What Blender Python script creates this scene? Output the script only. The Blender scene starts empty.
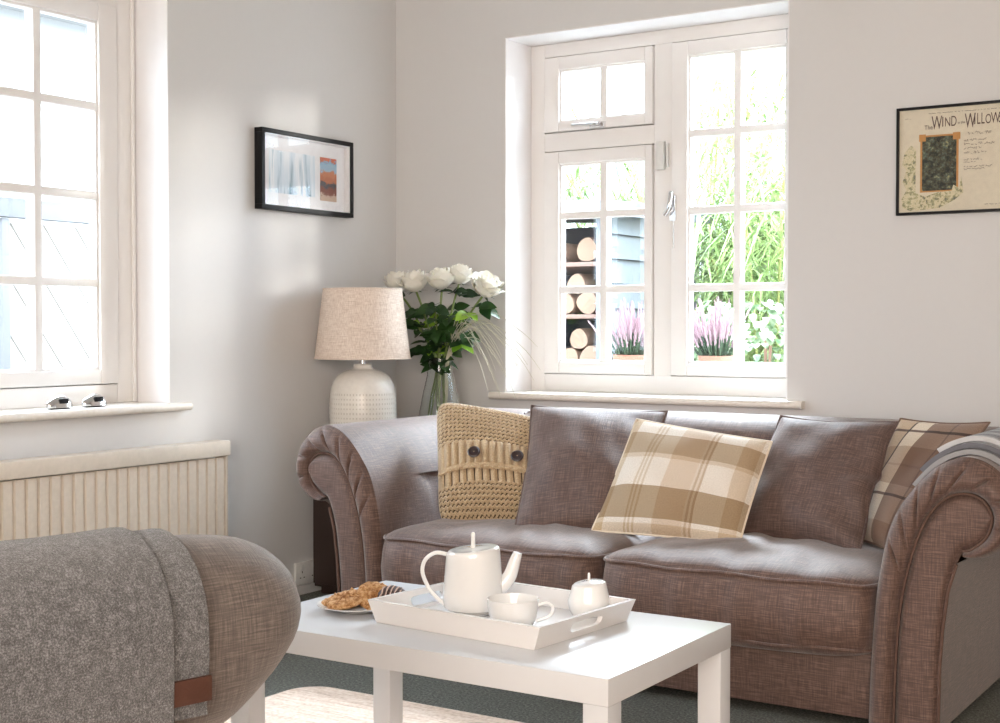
import bpy, bmesh, math, random
from math import sin, cos, pi, radians, sqrt, exp
from mathutils import Vector, Matrix
random.seed(7)
S = bpy.context.scene
COL = S.collection
# ------------------------------------------------------------------ camera
cam = bpy.data.cameras.new('camera'); cam.sensor_width = 36; cam.sensor_fit = 'HORIZONTAL'
cam.lens = 1373.472/1000*36; cam.clip_start = .05
co = bpy.data.objects.new('camera', cam); COL.objects.link(co)
co.location = (3.63626, -4.81197, 1.06889)
co.rotation_euler = (radians(90-1.42621), 0, radians(32.76567))
S.camera = co
# ------------------------------------------------------------------ exposure, sky, sun, added fill lights
S.view_settings.view_transform = 'Standard'; S.view_settings.look = 'None'
S.view_settings.gamma = 1; S.view_settings.use_curve_mapping = False
S.view_settings.exposure = 0.1
W = bpy.data.worlds.new('sky'); S.world = W; W.use_nodes = True
bg = W.node_tree.nodes['Background']; bg.inputs[1].default_value = 1.0
_n = W.node_tree.nodes; _l = W.node_tree.links      # overcast-bright sky, brighter towards the zenith
_tc = _n.new('ShaderNodeTexCoord'); _sx = _n.new('ShaderNodeSeparateXYZ'); _mr = _n.new('ShaderNodeMapRange')
_l.new(_tc.outputs['Generated'], _sx.inputs[0]); _l.new(_sx.outputs[2], _mr.inputs[0])
_mr.inputs[1].default_value = 0.0; _mr.inputs[2].default_value = .75; _mr.inputs[3].default_value = 5.5; _mr.inputs[4].default_value = 24.0
_l.new(_mr.outputs[0], bg.inputs[1]); bg.inputs[0].default_value = (.74, .86, 1, 1)
sl = bpy.data.lights.new('sun', 'SUN'); sl.energy = 2.0; sl.angle = radians(6); sl.color = (1, .95, .88)
so = bpy.data.objects.new('sun', sl); COL.objects.link(so)
so.rotation_euler = Vector((-1.0, -.95, -.19)).to_track_quat('-Z', 'Y').to_euler()
def area(name, loc, aim, sx, sy, power, color):
    l = bpy.data.lights.new(name, 'AREA'); l.shape = 'RECTANGLE'; l.size = sx; l.size_y = sy; l.energy = power; l.color = color
    o = bpy.data.objects.new(name, l); COL.objects.link(o); o.location = loc
    o.rotation_euler = (Vector(aim)-Vector(loc)).to_track_quat('-Z', 'Y').to_euler(); return o
# two added fill lamps behind the camera, standing in for daylight
area('front_fill', (2.95, -7.2, 1.6), (1.8, -1, .9), 2.8, 1.8, 150, (1, .92, .86))
area('side_fill', (5.3, -7.1, 1.7), (2.0, -.3, 1.0), 1.4, 1.9, 130, (1, .80, .64))

# added bluish lamp outside, above the back window, to brighten the sofa tops
area('overhead_fill', (1.15, 1.75, 2.85), (1.75, -1.4, .45), 1.7, .5, 560, (.84, .91, 1))
# ------------------------------------------------------------------ helpers
def link(o, parent=None):
    COL.objects.link(o)
    if parent is not None: o.parent = parent
    return o
def tag(o, label=None, cat=None, group=None, kind=None):
    if label: o['label'] = label
    if cat: o['category'] = cat
    if group: o['group'] = group
    if kind: o['kind'] = kind
    return o
def thing(name, label, cat, loc=(0,0,0), group=None, rz=0):
    o = bpy.data.objects.new(name, None); o.empty_display_size = .05; o.location = loc; o.rotation_euler = (0,0,rz)
    COL.objects.link(o); return tag(o, label, cat, group)
def boxuv(me):
    uv = me.uv_layers.new(name='UVMap')
    for p in me.polygons:
        n = p.normal; ax = max(range(3), key=lambda i: abs(n[i]))
        for li in p.loop_indices:
            c = me.vertices[me.loops[li].vertex_index].co
            uv.data[li].uv = (c.y, c.z) if ax == 0 else (c.x, c.z) if ax == 1 else (c.x, c.y)
class MB:
    def __init__(s): s.v = []; s.f = []; s.uv = None; s.m = []
    def add(s, vs, fs, mi=0):
        b = len(s.v); s.v += [tuple(x) for x in vs]; s.f += [tuple(b+i for i in f) for f in fs]; s.m += [mi]*len(fs); return s
    def box(s, x0, x1, y0, y1, z0, z1, mi=0):
        x0, x1 = sorted((x0, x1)); y0, y1 = sorted((y0, y1)); z0, z1 = sorted((z0, z1))
        return s.add([(x0,y0,z0),(x1,y0,z0),(x1,y1,z0),(x0,y1,z0),(x0,y0,z1),(x1,y0,z1),(x1,y1,z1),(x0,y1,z1)],
              [(0,3,2,1),(4,5,6,7),(0,1,5,4),(1,2,6,5),(2,3,7,6),(3,0,4,7)], mi)
    def grid(s, P, cu=False, cv=False, mi=0):
        nu, nv = len(P), len(P[0]); vs = [p for r in P for p in r]; fs = []
        for i in range(nu if cu else nu-1):
            for j in range(nv if cv else nv-1):
                a, b = i, (i+1) % nu; c, d = j, (j+1) % nv
                fs.append((a*nv+c, b*nv+c, b*nv+d, a*nv+d))
        return s.add(vs, fs, mi)
    def lathe(s, prof, c=(0,0,0), n=40, mi=0, cap=True):
        P = [[(c[0]+r*cos(2*pi*k/n), c[1]+r*sin(2*pi*k/n), c[2]+z) for k in range(n)] for r, z in prof]
        b = len(s.v); s.grid(P, cv=True, mi=mi)
        if cap:
            if prof[0][0] > 1e-4: s.f.append(tuple(b+k for k in range(n))[::-1]); s.m.append(mi)
            if prof[-1][0] > 1e-4: s.f.append(tuple(b+(len(prof)-1)*n+k for k in range(n))); s.m.append(mi)
        return s
    def tube(s, pts, r, n=8, closed=False, mi=0):
        pts = [Vector(p) for p in pts]; N = len(pts); P = []; up = Vector((0,0,1)); prev = None
        for i, p in enumerate(pts):
            a = pts[(i-1) % N] if (i or closed) else p; b = pts[(i+1) % N] if (i < N-1 or closed) else p
            t = (b-a).normalized()
            if prev is None:
                u = t.cross(up)
                if u.length < .1: u = t.cross(Vector((1,0,0)))
            else: u = prev-t*prev.dot(t)
            u.normalize(); prev = u; w = t.cross(u); rr = r[i] if isinstance(r, (list, tuple)) else r
            P.append([p+u*cos(2*pi*k/n)*rr+w*sin(2*pi*k/n)*rr for k in range(n)])
        b0 = len(s.v); s.grid(P, cu=closed, cv=True, mi=mi)
        if not closed:
            s.f.append(tuple(b0+k for k in range(n))[::-1]); s.m.append(mi)
            s.f.append(tuple(b0+(N-1)*n+k for k in range(n))); s.m.append(mi)
        return s
    def build(s, name, mat, parent=None, smooth=True, bevel=0, uv=None, sub=0, ang=35, weld=False):
        me = bpy.data.meshes.new(name); me.from_pydata(s.v, [], s.f); me.update()
        mats = mat if isinstance(mat, (list, tuple)) else [mat]
        for m_ in mats: me.materials.append(m_)
        for p, mi in zip(me.polygons, s.m): p.material_index = mi
        bm = bmesh.new(); bm.from_mesh(me)
        if weld: bmesh.ops.remove_doubles(bm, verts=bm.verts, dist=1e-5)
        bmesh.ops.recalc_face_normals(bm, faces=bm.faces)
        if bevel: bmesh.ops.bevel(bm, geom=bm.edges[:], offset=bevel, segments=2, affect='EDGES', profile=.6, clamp_overlap=True)
        bm.to_mesh(me); bm.free()
        if uv is None: boxuv(me)
        else:
            l = me.uv_layers.new(name='UVMap')
            for lp in me.loops: l.data[lp.index].uv = uv[lp.vertex_index]
        if smooth:
            me.polygons.foreach_set('use_smooth', [True]*len(me.polygons))
            me.set_sharp_from_angle(angle=radians(ang))
        o = bpy.data.objects.new(name, me); link(o, parent)
        if sub:
            md = o.modifiers.new('sub', 'SUBSURF'); md.levels = sub; md.render_levels = sub
        return o
def box(name, mat, parent, x0, x1, y0, y1, z0, z1, bevel=.003): return MB().box(x0,x1,y0,y1,z0,z1).build(name, mat, parent, bevel=bevel)
def cr(pts, n=8, closed=False):
    pts = [Vector(p) for p in pts]; N = len(pts); out = []
    for i in range(N if closed else N-1):
        if closed: a, b, c, d = pts[(i-1)%N], pts[i], pts[(i+1)%N], pts[(i+2)%N]
        else: a, b, c, d = pts[max(i-1,0)], pts[i], pts[i+1], pts[min(i+2,N-1)]
        for k in range(n):
            t = k/n; out.append(.5*((2*b)+(c-a)*t+(2*a-5*b+4*c-d)*t*t+(3*b-a-3*c+d)*t**3))
    if not closed: out.append(pts[-1])
    return out
def resample(pts, n):
    pts = [Vector(p) for p in pts]; L = [0]
    for a, b in zip(pts, pts[1:]): L.append(L[-1]+(b-a).length)
    out = []; j = 0
    for i in range(n):
        t = L[-1]*i/(n-1)
        while j < len(L)-2 and L[j+1] < t: j += 1
        out.append(pts[j].lerp(pts[j+1], min(1, (t-L[j])/max(1e-9, L[j+1]-L[j]))))
    return out
def dup(o, parent=None):
    c = o.copy(); COL.objects.link(c); c.parent = parent
    for ch in list(o.children): dup(ch, c)
    return c
# ------------------------------------------------------------------ materials
class NT:
    def __init__(s, name):
        s.m = bpy.data.materials.new(name); s.m.use_nodes = True; s.t = s.m.node_tree; s.b = s.t.nodes['Principled BSDF']
    def n(s, typ, **kw):
        x = s.t.nodes.new('ShaderNode'+typ)
        for k, v in kw.items():
            if k.startswith('i_'): x.inputs[k[2:].replace('_', ' ')].default_value = v
            else: setattr(x, k, v)
        return x
    def l(s, a, b): s.t.links.new(a, b)
    def mapping(s, src='UV', scale=(1,1,1), rot=(0,0,0)):
        tc = s.n('TexCoord'); mp = s.n('Mapping'); mp.inputs['Scale'].default_value = scale; mp.inputs['Rotation'].default_value = rot
        s.l(tc.outputs[src], mp.inputs[0]); return mp.outputs[0]
    def noise(s, vec, scale=1, detail=3, rough=.5):
        x = s.n('TexNoise'); x.inputs['Scale'].default_value = scale; x.inputs['Detail'].default_value = detail; x.inputs['Roughness'].default_value = rough
        s.l(vec, x.inputs['Vector']); return x.outputs['Fac']
    def ramp(s, fac, stops, interp='LINEAR'):
        r = s.n('ValToRGB'); r.color_ramp.interpolation = interp; e = r.color_ramp.elements
        while len(e) < len(stops): e.new(.5)
        for el, (p, c) in zip(e, stops): el.position = p; el.color = (*c, 1) if len(c) == 3 else c
        s.l(fac, r.inputs[0]); return r.outputs[0]
    def math(s, op, a, b=None, clamp=False):
        x = s.n('Math', operation=op); x.use_clamp = clamp
        for i, q in enumerate((a, b)):
            if q is None: continue
            if isinstance(q, (int, float)): x.inputs[i].default_value = q
            else: s.l(q, x.inputs[i])
        return x.outputs[0]
    def mix(s, fac, a, b, mode='MIX'):
        x = s.n('Mix', data_type='RGBA', blend_type=mode)
        for sock, q in ((x.inputs[0], fac), (x.inputs[6], a), (x.inputs[7], b)):
            if isinstance(q, (int, float)): sock.default_value = q
            elif isinstance(q, tuple): sock.default_value = (*q, 1)
            else: s.l(q, sock)
        return x.outputs[2]
    def bump(s, h, strength=.3, dist=.01):
        x = s.n('Bump'); x.inputs['Strength'].default_value = strength; x.inputs['Distance'].default_value = dist
        s.l(h, x.inputs['Height']); s.l(x.outputs[0], s.b.inputs['Normal'])
    def set(s, color=None, rough=None, **kw):
        if color is not None:
            if isinstance(color, tuple): s.b.inputs['Base Color'].default_value = (*color, 1)
            else: s.l(color, s.b.inputs['Base Color'])
        if rough is not None: s.b.inputs['Roughness'].default_value = rough
        for k, v in kw.items(): s.b.inputs[k.replace('_', ' ')].default_value = v
        return s.m
def srgb(r, g, b):
    f = lambda c: c/12.92 if c <= .04045 else ((c+.055)/1.055)**2.4
    return (f(r/255), f(g/255), f(b/255))
def plain(name, c, rough=.5, nb=0, ns=60, dk=.93, **kw):
    t = NT(name)
    v = t.mapping('Object'); f = t.noise(v, ns, 3)
    c2 = tuple(x*dk for x in c); col = t.ramp(f, [(.3, c2), (.7, c)])
    if nb: t.bump(f, nb, .004)
    return t.set(col, rough, **kw)
M = {}
M['wall'] = plain('wall_paint', srgb(213,212,211), .6, .0, 40, .99)
M['ceil'] = plain('ceiling_paint', (.8,.8,.79), .8)
M['gloss'] = plain('white_gloss_paint', srgb(238,236,234), .28, 0, 20, .985)
M['reveal'] = plain('white_reveal_paint', srgb(240,238,238), .45, 0, 20, .985)
M['sill'] = plain('cream_sill_paint', srgb(235,229,220), .3)
M['rad'] = plain('cream_radiator_enamel', srgb(222,211,196), .35)
M['white'] = plain('white_laminate', srgb(208,210,213), .25, 0, 20, .985)
M['tray'] = plain('white_lacquer', srgb(226,224,223), .14, 0, 20, .985)
M['china'] = plain('white_porcelain', srgb(234,234,233), .08, 0, 30, .99, Coat_Weight=.6)
M['black'] = plain('black_frame_paint', (.006,.006,.007), .45, Specular_IOR_Level=.25)
M['chrome'] = plain('chrome_metal', (.75,.75,.76), .12, Metallic=1)
M['dkwood'] = plain('dark_brown_wood', srgb(52,36,30), .4)
M['plastic'] = plain('white_plastic', srgb(225,225,222), .3)
M['hole'] = plain('dark_slot', (.01,.01,.01), .8)
M['leather'] = plain('brown_leather', srgb(82,50,38), .45, .2, 200)
M['button'] = plain('dark_button', srgb(48,34,34), .3)
M['mat'] = plain('mount_board', srgb(238,238,240), .7)
M['seam'] = plain('brown_piping', srgb(96,72,62), .8)

def weave(name, c1, c2, c3, sc=1.0, bump=.35, uvs=False):
    t = NT(name)
    a = t.noise(t.mapping('UV', (16*sc, 330*sc, 1)), 1, 3, .6)
    b = t.noise(t.mapping('UV', (330*sc, 16*sc, 1)), 1, 3, .6)
    f = t.math('ADD', t.math('MULTIPLY', a, .55), t.math('MULTIPLY', b, .45))
    col = t.ramp(f, [(.36, c1), (.50, c2), (.62, c3)])
    g = t.noise(t.mapping('UV', (420*sc, 420*sc, 1)), 1, 2)
    t.bump(t.math('ADD', f, t.math('MULTIPLY', g, .4)), bump, .004)
    return t.set(col, .63, Specular_IOR_Level=.7, Sheen_Weight=.3, Sheen_Roughness=.5)
M['linen'] = weave('brown_linen_weave', srgb(62,40,31), srgb(87,62,52), srgb(122,94,81))
M['linen2'] = weave('brown_cushion_linen', srgb(60,41,34), srgb(84,61,53), srgb(116,91,81))
M['chairlinen'] = weave('taupe_linen_weave', srgb(70,61,56), srgb(95,84,78), srgb(124,112,104), 1.3)

def felt():
    t = NT('grey_wool_felt'); v = t.mapping('Object')
    f = t.noise(v, 420, 3, .7); g = t.noise(v, 90, 3)
    h = t.math('ADD', t.math('MULTIPLY', f, .75), t.math('MULTIPLY', g, .25))
    col = t.ramp(h, [(.36, srgb(62,61,61)), (.5, srgb(98,97,98)), (.64, srgb(152,151,153))])
    t.bump(h, .7, .006); return t.set(col, .95, Sheen_Weight=.4)
M['felt'] = felt()
def knitmat():
    t = NT('mustard_wool'); v = t.mapping('Object'); f = t.noise(v, 300, 3)
    col = t.ramp(f, [(.35, srgb(160,136,104)), (.65, srgb(196,172,138))]); t.bump(f, .15, .002)
    return t.set(col, .9, Sheen_Weight=.3)
M['knit'] = knitmat(); M['stitch_shade'] = plain('painted_stitch_shade', srgb(72,54,36), .95)
def plaid(name, bands_u, bands_v, base):
    """bands: list of (stops) on the 0..1 axis; colours multiply over the base"""
    t = NT(name); tc = t.n('TexCoord'); sx = t.n('SeparateXYZ'); t.l(tc.outputs['UV'], sx.inputs[0])
    cu = t.ramp(sx.outputs[0], bands_u, 'CONSTANT'); cv = t.ramp(sx.outputs[1], bands_v, 'CONSTANT')
    c = t.mix(1.0, cu, cv, 'MULTIPLY'); c = t.mix(1.0, c, base, 'MULTIPLY')
    f = t.noise(t.mapping('UV', (130, 130, 1)), 1, 4, .8)
    c = t.mix(1.0, c, t.ramp(f, [(.38, (.68,.66,.63)), (.62, (1,1,1))]), 'MULTIPLY')
    t.bump(f, .4, .004); return t.set(c, .9, Sheen_Weight=.2)
w_ = (1,1,1)
M['plaid'] = plaid('beige_plaid', [(0,(.80,.70,.55)),(.07,w_),(.22,(.82,.75,.65)),(.235,w_),(.25,(.82,.75,.65)),(.265,w_),(.28,(.82,.75,.65)),(.295,w_),(.42,(.86,.77,.68)),(.62,(.9,.85,.8)),(.635,(.7,.6,.5)),(.65,(.9,.85,.8)),(.665,(.7,.6,.5)),(.68,w_),(.86,(.84,.76,.66)),(.97,w_)],
   [(0,(.85,.78,.68)),(.06,w_),(.10,(.52,.43,.32)),(.36,w_),(.62,(.85,.78,.7)),(.66,w_),(.66,(.60,.51,.40)),(.86,w_),(.95,(.95,.93,.9))], srgb(238,230,219))
M['plaid2'] = plaid('brown_window_plaid', [(0,(.72,.62,.52)),(.26,(.10,.07,.07)),(.285,w_),(.48,(.36,.27,.24)),(.74,(.22,.16,.15)),(.76,(.36,.27,.24))],
   [(0,(.8,.7,.62)),(.15,w_),(.33,(.25,.19,.17)),(.35,w_),(.42,(.72,.63,.57)),(.56,(.6,.5,.45)),(.575,(.72,.63,.57)),(.72,w_),(.86,(.18,.13,.12)),(.885,w_)], srgb(240,226,206))
M['creamseam'] = plain('cream_wool_seam', srgb(226,212,192), .9); M['brownseam'] = plain('brown_wool_seam', srgb(120,98,84), .9)
def stripes():
    t = NT('grey_striped_wool'); tc = t.n('TexCoord'); sx = t.n('SeparateXYZ'); t.l(tc.outputs['Object'], sx.inputs[0])
    f = t.math('FRACT', t.math('MULTIPLY', sx.outputs[1], 9.0))
    c = t.ramp(f, [(0, srgb(158,158,160)), (.35, srgb(110,110,116)), (.42, srgb(166,166,168)), (.7, srgb(196,196,198))], 'CONSTANT')
    g = t.noise(t.mapping('Object'), 250, 3); t.bump(g, .5, .004); return t.set(c, .95)
M['stripe'] = stripes()
def shade():
    t = NT('linen_lamp_shade'); a = t.noise(t.mapping('Object', (30,30,900)), 1, 3); b = t.noise(t.mapping('Object', (500,500,8)), 1, 3)
    f = t.math('ADD', t.math('MULTIPLY', a, .5), t.math('MULTIPLY', b, .5))
    c = t.ramp(f, [(.38, srgb(196,176,160)), (.5, srgb(222,206,192)), (.62, srgb(240,228,216))]); t.bump(f, .15, .002)
    return t.set(c, .9)
M['shade'] = shade()
def carpet():
    t = NT('dark_green_grey_carpet'); v = t.mapping('Object'); f = t.noise(v, 130, 4, .75); g = t.noise(v, 5, 3)
    c = t.ramp(f, [(.34, srgb(68,68,63)), (.5, srgb(106,107,99)), (.66, srgb(156,156,146))])
    c = t.mix(t.math('MULTIPLY', g, .4), c, srgb(80,83,78)); t.bump(f, .8, .01); return t.set(c, 1)
M['carpet'] = carpet()
def rugm():
    t = NT('cream_rug'); a = t.noise(t.mapping('Object', (6,60,1)), 1, 4, .7); b = t.noise(t.mapping('Object'), 90, 3)
    f = t.math('ADD', t.math('MULTIPLY', a, .6), t.math('MULTIPLY', b, .4))
    c = t.ramp(f, [(.36, srgb(196,170,148)), (.5, srgb(226,204,186)), (.62, srgb(238,222,208))]); t.bump(f, .5, .006); return t.set(c, .95)
M['rug'] = rugm()
def glassm(name, tint=(1,1,1), ior=1.45, thin=True):
    t = NT(name); nt = t.t; nt.nodes.remove(t.b); out = nt.nodes['Material Output']
    tr = nt.nodes.new('ShaderNodeBsdfTransparent'); tr.inputs[0].default_value = (*tint, 1)
    gl = nt.nodes.new('ShaderNodeBsdfGlossy'); gl.inputs['Roughness'].default_value = .02
    lw = nt.nodes.new('ShaderNodeLayerWeight'); lw.inputs[0].default_value = .5
    pw = t.math('POWER', lw.outputs['Facing'], 5.0); f0 = ((ior-1)/(ior+1))**2
    fr = t.math('ADD', t.math('MULTIPLY', pw, 1-f0), f0)
    mx = nt.nodes.new('ShaderNodeMixShader'); nt.links.new(fr, mx.inputs[0]); nt.links.new(tr.outputs[0], mx.inputs[1]); nt.links.new(gl.outputs[0], mx.inputs[2])
    nt.links.new(mx.outputs[0], out.inputs[0]); return t.m
M['pane'] = glassm('window_glass', (.97,.985,.985))
M['picglass'] = glassm('picture_glass', (1,1,1), 1.35)
def realglass():
    t = NT('clear_vase_glass'); return t.set((.97,1,.99), .02, Transmission_Weight=1, IOR=1.45)
M['vase'] = realglass()
M['petal'] = plain('white_petal', srgb(248,246,236), .5, 0, 40, Subsurface_Weight=.25, Subsurface_Radius=(.02,.02,.015), Subsurface_Scale=.3)
def leafm(name, c1, c2, trans=.3, ns=12):
    t = NT(name); f = t.noise(t.mapping('Object'), ns, 2); c = t.ramp(f, [(.35, c1), (.65, c2)])
    m = t.set(c, .45); nt = t.t; out = nt.nodes['Material Output']
    tl = nt.nodes.new('ShaderNodeBsdfTranslucent'); nt.links.new(c, tl.inputs[0])
    mx = nt.nodes.new('ShaderNodeMixShader'); mx.inputs[0].default_value = trans
    nt.links.new(t.b.outputs[0], mx.inputs[1]); nt.links.new(tl.outputs[0], mx.inputs[2]); nt.links.new(mx.outputs[0], out.inputs[0]); return m
M['leaf'] = leafm('rose_leaf', srgb(22,50,24), srgb(52,88,38))
M['leaf2'] = leafm('young_rose_leaf', srgb(110,160,40), srgb(160,200,70))
M['stem'] = plain('green_stem', srgb(110,130,66), .5)
M['grassw'] = plain('pale_grass_blade', srgb(200,198,178), .6)
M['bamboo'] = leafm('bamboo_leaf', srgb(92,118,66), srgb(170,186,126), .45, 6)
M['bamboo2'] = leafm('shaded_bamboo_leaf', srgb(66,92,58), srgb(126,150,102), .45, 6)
M['ivy'] = leafm('variegated_ivy_leaf', srgb(70,100,64), srgb(166,180,150), .3, 20)
M['cane'] = plain('bamboo_cane', srgb(150,150,90), .5)
M['heather'] = plain('pink_heather_bloom', srgb(150,124,132), .8, 0, 80)
M['heathleaf'] = plain('heather_green', srgb(44,68,44), .8, 0, 80)
M['terra'] = plain('terracotta', srgb(170,112,92), .8)
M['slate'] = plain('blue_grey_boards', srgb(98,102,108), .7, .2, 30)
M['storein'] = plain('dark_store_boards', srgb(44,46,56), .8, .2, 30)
M['shelf'] = plain('weathered_shelf', srgb(116,92,82), .8)
M['logend'] = plain('cut_log_end', srgb(128,104,86), .8, .2, 80)
M['bark'] = plain('log_bark', srgb(120,92,74), .9, .4, 60)
M['patio'] = plain('pale_paving', srgb(120,116,108), .9, .1, 8)
M['fencew'] = plain('pale_fence_boards', srgb(158,152,146), .8, .1, 20)
M['fenceg'] = plain('grey_fence_rail', srgb(104,104,106), .8, .1, 20)
M['render'] = plain('white_house_render', srgb(165,165,165), .9)
M['roof'] = plain('grey_roof_tiles', srgb(150,150,152), .9)
def cookiem():
    t = NT('golden_oat_biscuit'); v = t.mapping('Object'); f = t.noise(v, 160, 4, .75); g_ = t.noise(v, 70, 3)
    h = t.math('ADD', t.math('MULTIPLY', f, .6), t.math('MULTIPLY', g_, .4))
    c = t.ramp(h, [(.38, srgb(140,88,46)), (.5, srgb(204,150,96)), (.6, srgb(232,194,146))]); t.bump(h, 1.0, .012); return t.set(c, .9)
M['cookie'] = cookiem()
M['choc'] = plain('dark_chocolate', srgb(62,38,32), .5)
M['cream_'] = plain('icing_stripe', srgb(206,180,166), .6)
M['lampbase'] = plain('cream_glazed_ceramic', srgb(236,232,224), .22)
M['oak'] = plain('pale_oak_foot', srgb(176,160,140), .5)

# ------------------------------------------------------------------ room shell
def struct(o): return tag(o, kind='structure')
RX, RY, RH = 6.0, -7.3, 2.75
struct(box('floor', M['carpet'], None, -.0, RX, RY, 0, -.1, 0, 0))
struct(box('ceiling', M['ceil'], None, 0, RX, RY, 0, RH, RH+.1, 0))
b = MB()   # back wall with the opening .564..1.795 x .77..2.265
b.box(-.3, .564, 0, .3, -.1, RH).box(1.795, RX, 0, .3, -.1, RH).box(.564, 1.795, 0, .3, -.1, .77).box(.564, 1.795, 0, .3, 2.265, RH)
struct(b.build('wall_back', M['wall'], smooth=False))
b = MB(); LY0, LY1 = -2.87, -1.335
b.box(-.3, 0, LY1, 0, -.1, RH).box(-.3, 0, RY, LY0, -.1, RH).box(-.3, 0, LY0, LY1, -.1, .77).box(-.3, 0, LY0, LY1, 2.265, RH)
struct(b.build('wall_left', M['wall'], smooth=False))
struct(box('wall_right', M['wall'], None, RX, RX+.1, RY, .3, -.1, RH+.1, 0))
struct(box('wall_front', M['wall'], None, -.3, RX+.1, RY-.1, RY, -.1, RH+.1, 0))
struct(box('baseboard_left', M['gloss'], None, .0005, .014, RY+.01, -.0005, .0005, .034, .002))
struct(box('baseboard_back', M['gloss'], None, .015, RX-.01, -.014, -.0005, .0005, .034, .002))
# white painted reveals (linings of the two openings)
b = MB(); e = .004
b.box(.564, .564+e, .0, .20, .80, 2.265).box(1.795-e, 1.795, .0, .20, .80, 2.265).box(.564, 1.795, .0, .20, 2.265-e, 2.265)
struct(b.build('trim_1', M['reveal'], smooth=False))
b = MB()
b.box(-.17, 0, LY1-e, LY1, .80, 2.265).box(-.17, 0, LY0, LY0+e, .80, 2.265).box(-.17, 0, LY0, LY1, 2.265-e, 2.265)
struct(b.build('trim_2', M['reveal'], smooth=False))
def bullnose(name, fn, a0, a1, inner):
    prof = [(inner,.772),(-.03,.772),(-.036,.776),(-.039,.785),(-.036,.796),(-.03,.80),(inner,.80)]
    g = MB(); g.grid([[fn(a, d, z) for d, z in prof] for a in (a0, a0+.004, a1-.004, a1)])
    n = len(prof); g.f += [tuple(range(n)), tuple(range(3*n, 4*n))]; g.m += [0,0]
    return struct(g.build(name, M['sill'], ang=50))
backT = lambda s_, d, z: (s_, d, z)
leftT = lambda s_, d, z: (-d, s_, z)
bullnose('trim_3', backT, .505, 1.862, .0)
bullnose('trim_4', leftT, -3.0, -1.262, .0)
struct(box('trim_5', M['sill'], None, .569, 1.790, .0, .21, .772, .7995, 0))
struct(box('trim_6', M['sill'], None, -.18, 0, LY0+.005, LY1-.005, .772, .7995, 0))

def tbox(g, T, s0, s1, d0, d1, z0, z1):
    a = T(s0, d0, z0); b_ = T(s1, d1, z1); g.box(a[0], b_[0], a[1], b_[1], a[2], b_[2])
def casement(win, T, dd, s0, s1, z0, z1, gs0, gs1, gz0, gz1, vb, hb):
    g = MB(); d0, d1 = dd-.012, dd+.045
    for q in ((s0, gs0, z0, z1), (gs1, s1, z0, z1), (gs0, gs1, z0, gz0), (gs0, gs1, gz1, z1)): tbox(g, T, q[0], q[1], d0, d1, q[2], q[3])
    c = g.build('casement', M['gloss'], win, bevel=.004)
    m = .009; g = MB()
    for q in ((gs0-.001, gs0+m, gz0, gz1), (gs1-m, gs1+.001, gz0, gz1), (gs0, gs1, gz0-.001, gz0+m), (gs0, gs1, gz1-m, gz1+.001)): tbox(g, T, q[0], q[1], d0+.010, d1-.012, q[2], q[3])
    g.build('glazing_bead', M['gloss'], c, bevel=.003)
    for v in vb:
        g = MB(); tbox(g, T, v-.016, v+.016, d0+.008, d1-.005, gz0, gz1); g.build('glazing_bar', M['gloss'], c, bevel=.005)
    for h in hb:
        g = MB(); tbox(g, T, gs0, gs1, d0+.0085, d1-.0055, h-.015, h+.015); g.build('glazing_bar', M['gloss'], c, bevel=.005)
    g = MB(); tbox(g, T, gs0, gs1, dd+.020, dd+.024, gz0, gz1); g.build('pane', M['pane'], c, smooth=False)
    return c
# back window
w1 = bpy.data.objects.new('window_1', None); link(w1); struct(w1)
g = MB(); D = .20
for q in ((.568,.636,.80,2.261),(1.768,1.791,.80,2.261),(.636,1.768,.80,.872),(.636,1.768,2.206,2.261),(1.150,1.228,.872,2.206),(.636,1.150,1.810,1.886)):
    tbox(g, backT, q[0], q[1], D, D+.075, q[2], q[3])
for q in ((.630,.652,.872,2.206),(1.134,1.246,.872,2.206),(1.752,1.77,.872,2.206),(.636,1.768,.868,.890),(.636,1.768,2.190,2.21),(.636,1.150,1.797,1.902)): tbox(g, backT, q[0], q[1], D+.047, D+.075, q[2], q[3])
g.build('window_frame', M['gloss'], w1, bevel=.002)
casement(w1, backT, D, .640, 1.146, 1.890, 2.202, .711, 1.113, 1.930, 2.148, [.920], [])
c2 = casement(w1, backT, D, .640, 1.146, .876, 1.806, .711, 1.115, .924, 1.754, [.920], [1.227, 1.538])
c3 = casement(w1, backT, D, 1.232, 1.764, .876, 2.202, 1.302, 1.712, .924, 2.146, [1.511], [1.226, 1.533, 1.838])
def handle(parent, T, s, z, d, horiz):
    g = MB()
    if horiz:
        P = [T(s-.10, d-.018, z+.004), T(s-.04, d-.026, z+.002), T(s+.0, d-.030, z), T(s+.03, d-.026, z)]
        g.tube(cr(P, 4), [.006]*12+[.009], 8); tbox(g, T, s-.02, s+.05, d-.012, d, z-.014, z+.010)
    else:
        P = [T(s-.02, d-.024, z-.028), T(s, d-.032, z), T(s+.006, d-.026, z+.05), T(s+.006, d-.022, z+.06)]
        g.tube(cr(P, 4), .009, 8); tbox(g, T, s-.004, s+.020, d-.012, d, z-.05, z+.05)
        g.tube([T(s+.012, d-.014, z-.05), T(s+.012, d-.012, z-.16)], .003, 6)
    return g.build('handle', M['chrome'], parent, ang=60)
hh = handle(w1, backT, .885, 1.905, D-.012, True); handle(w1, backT, 1.236, 1.545, D-.012, False)
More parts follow.
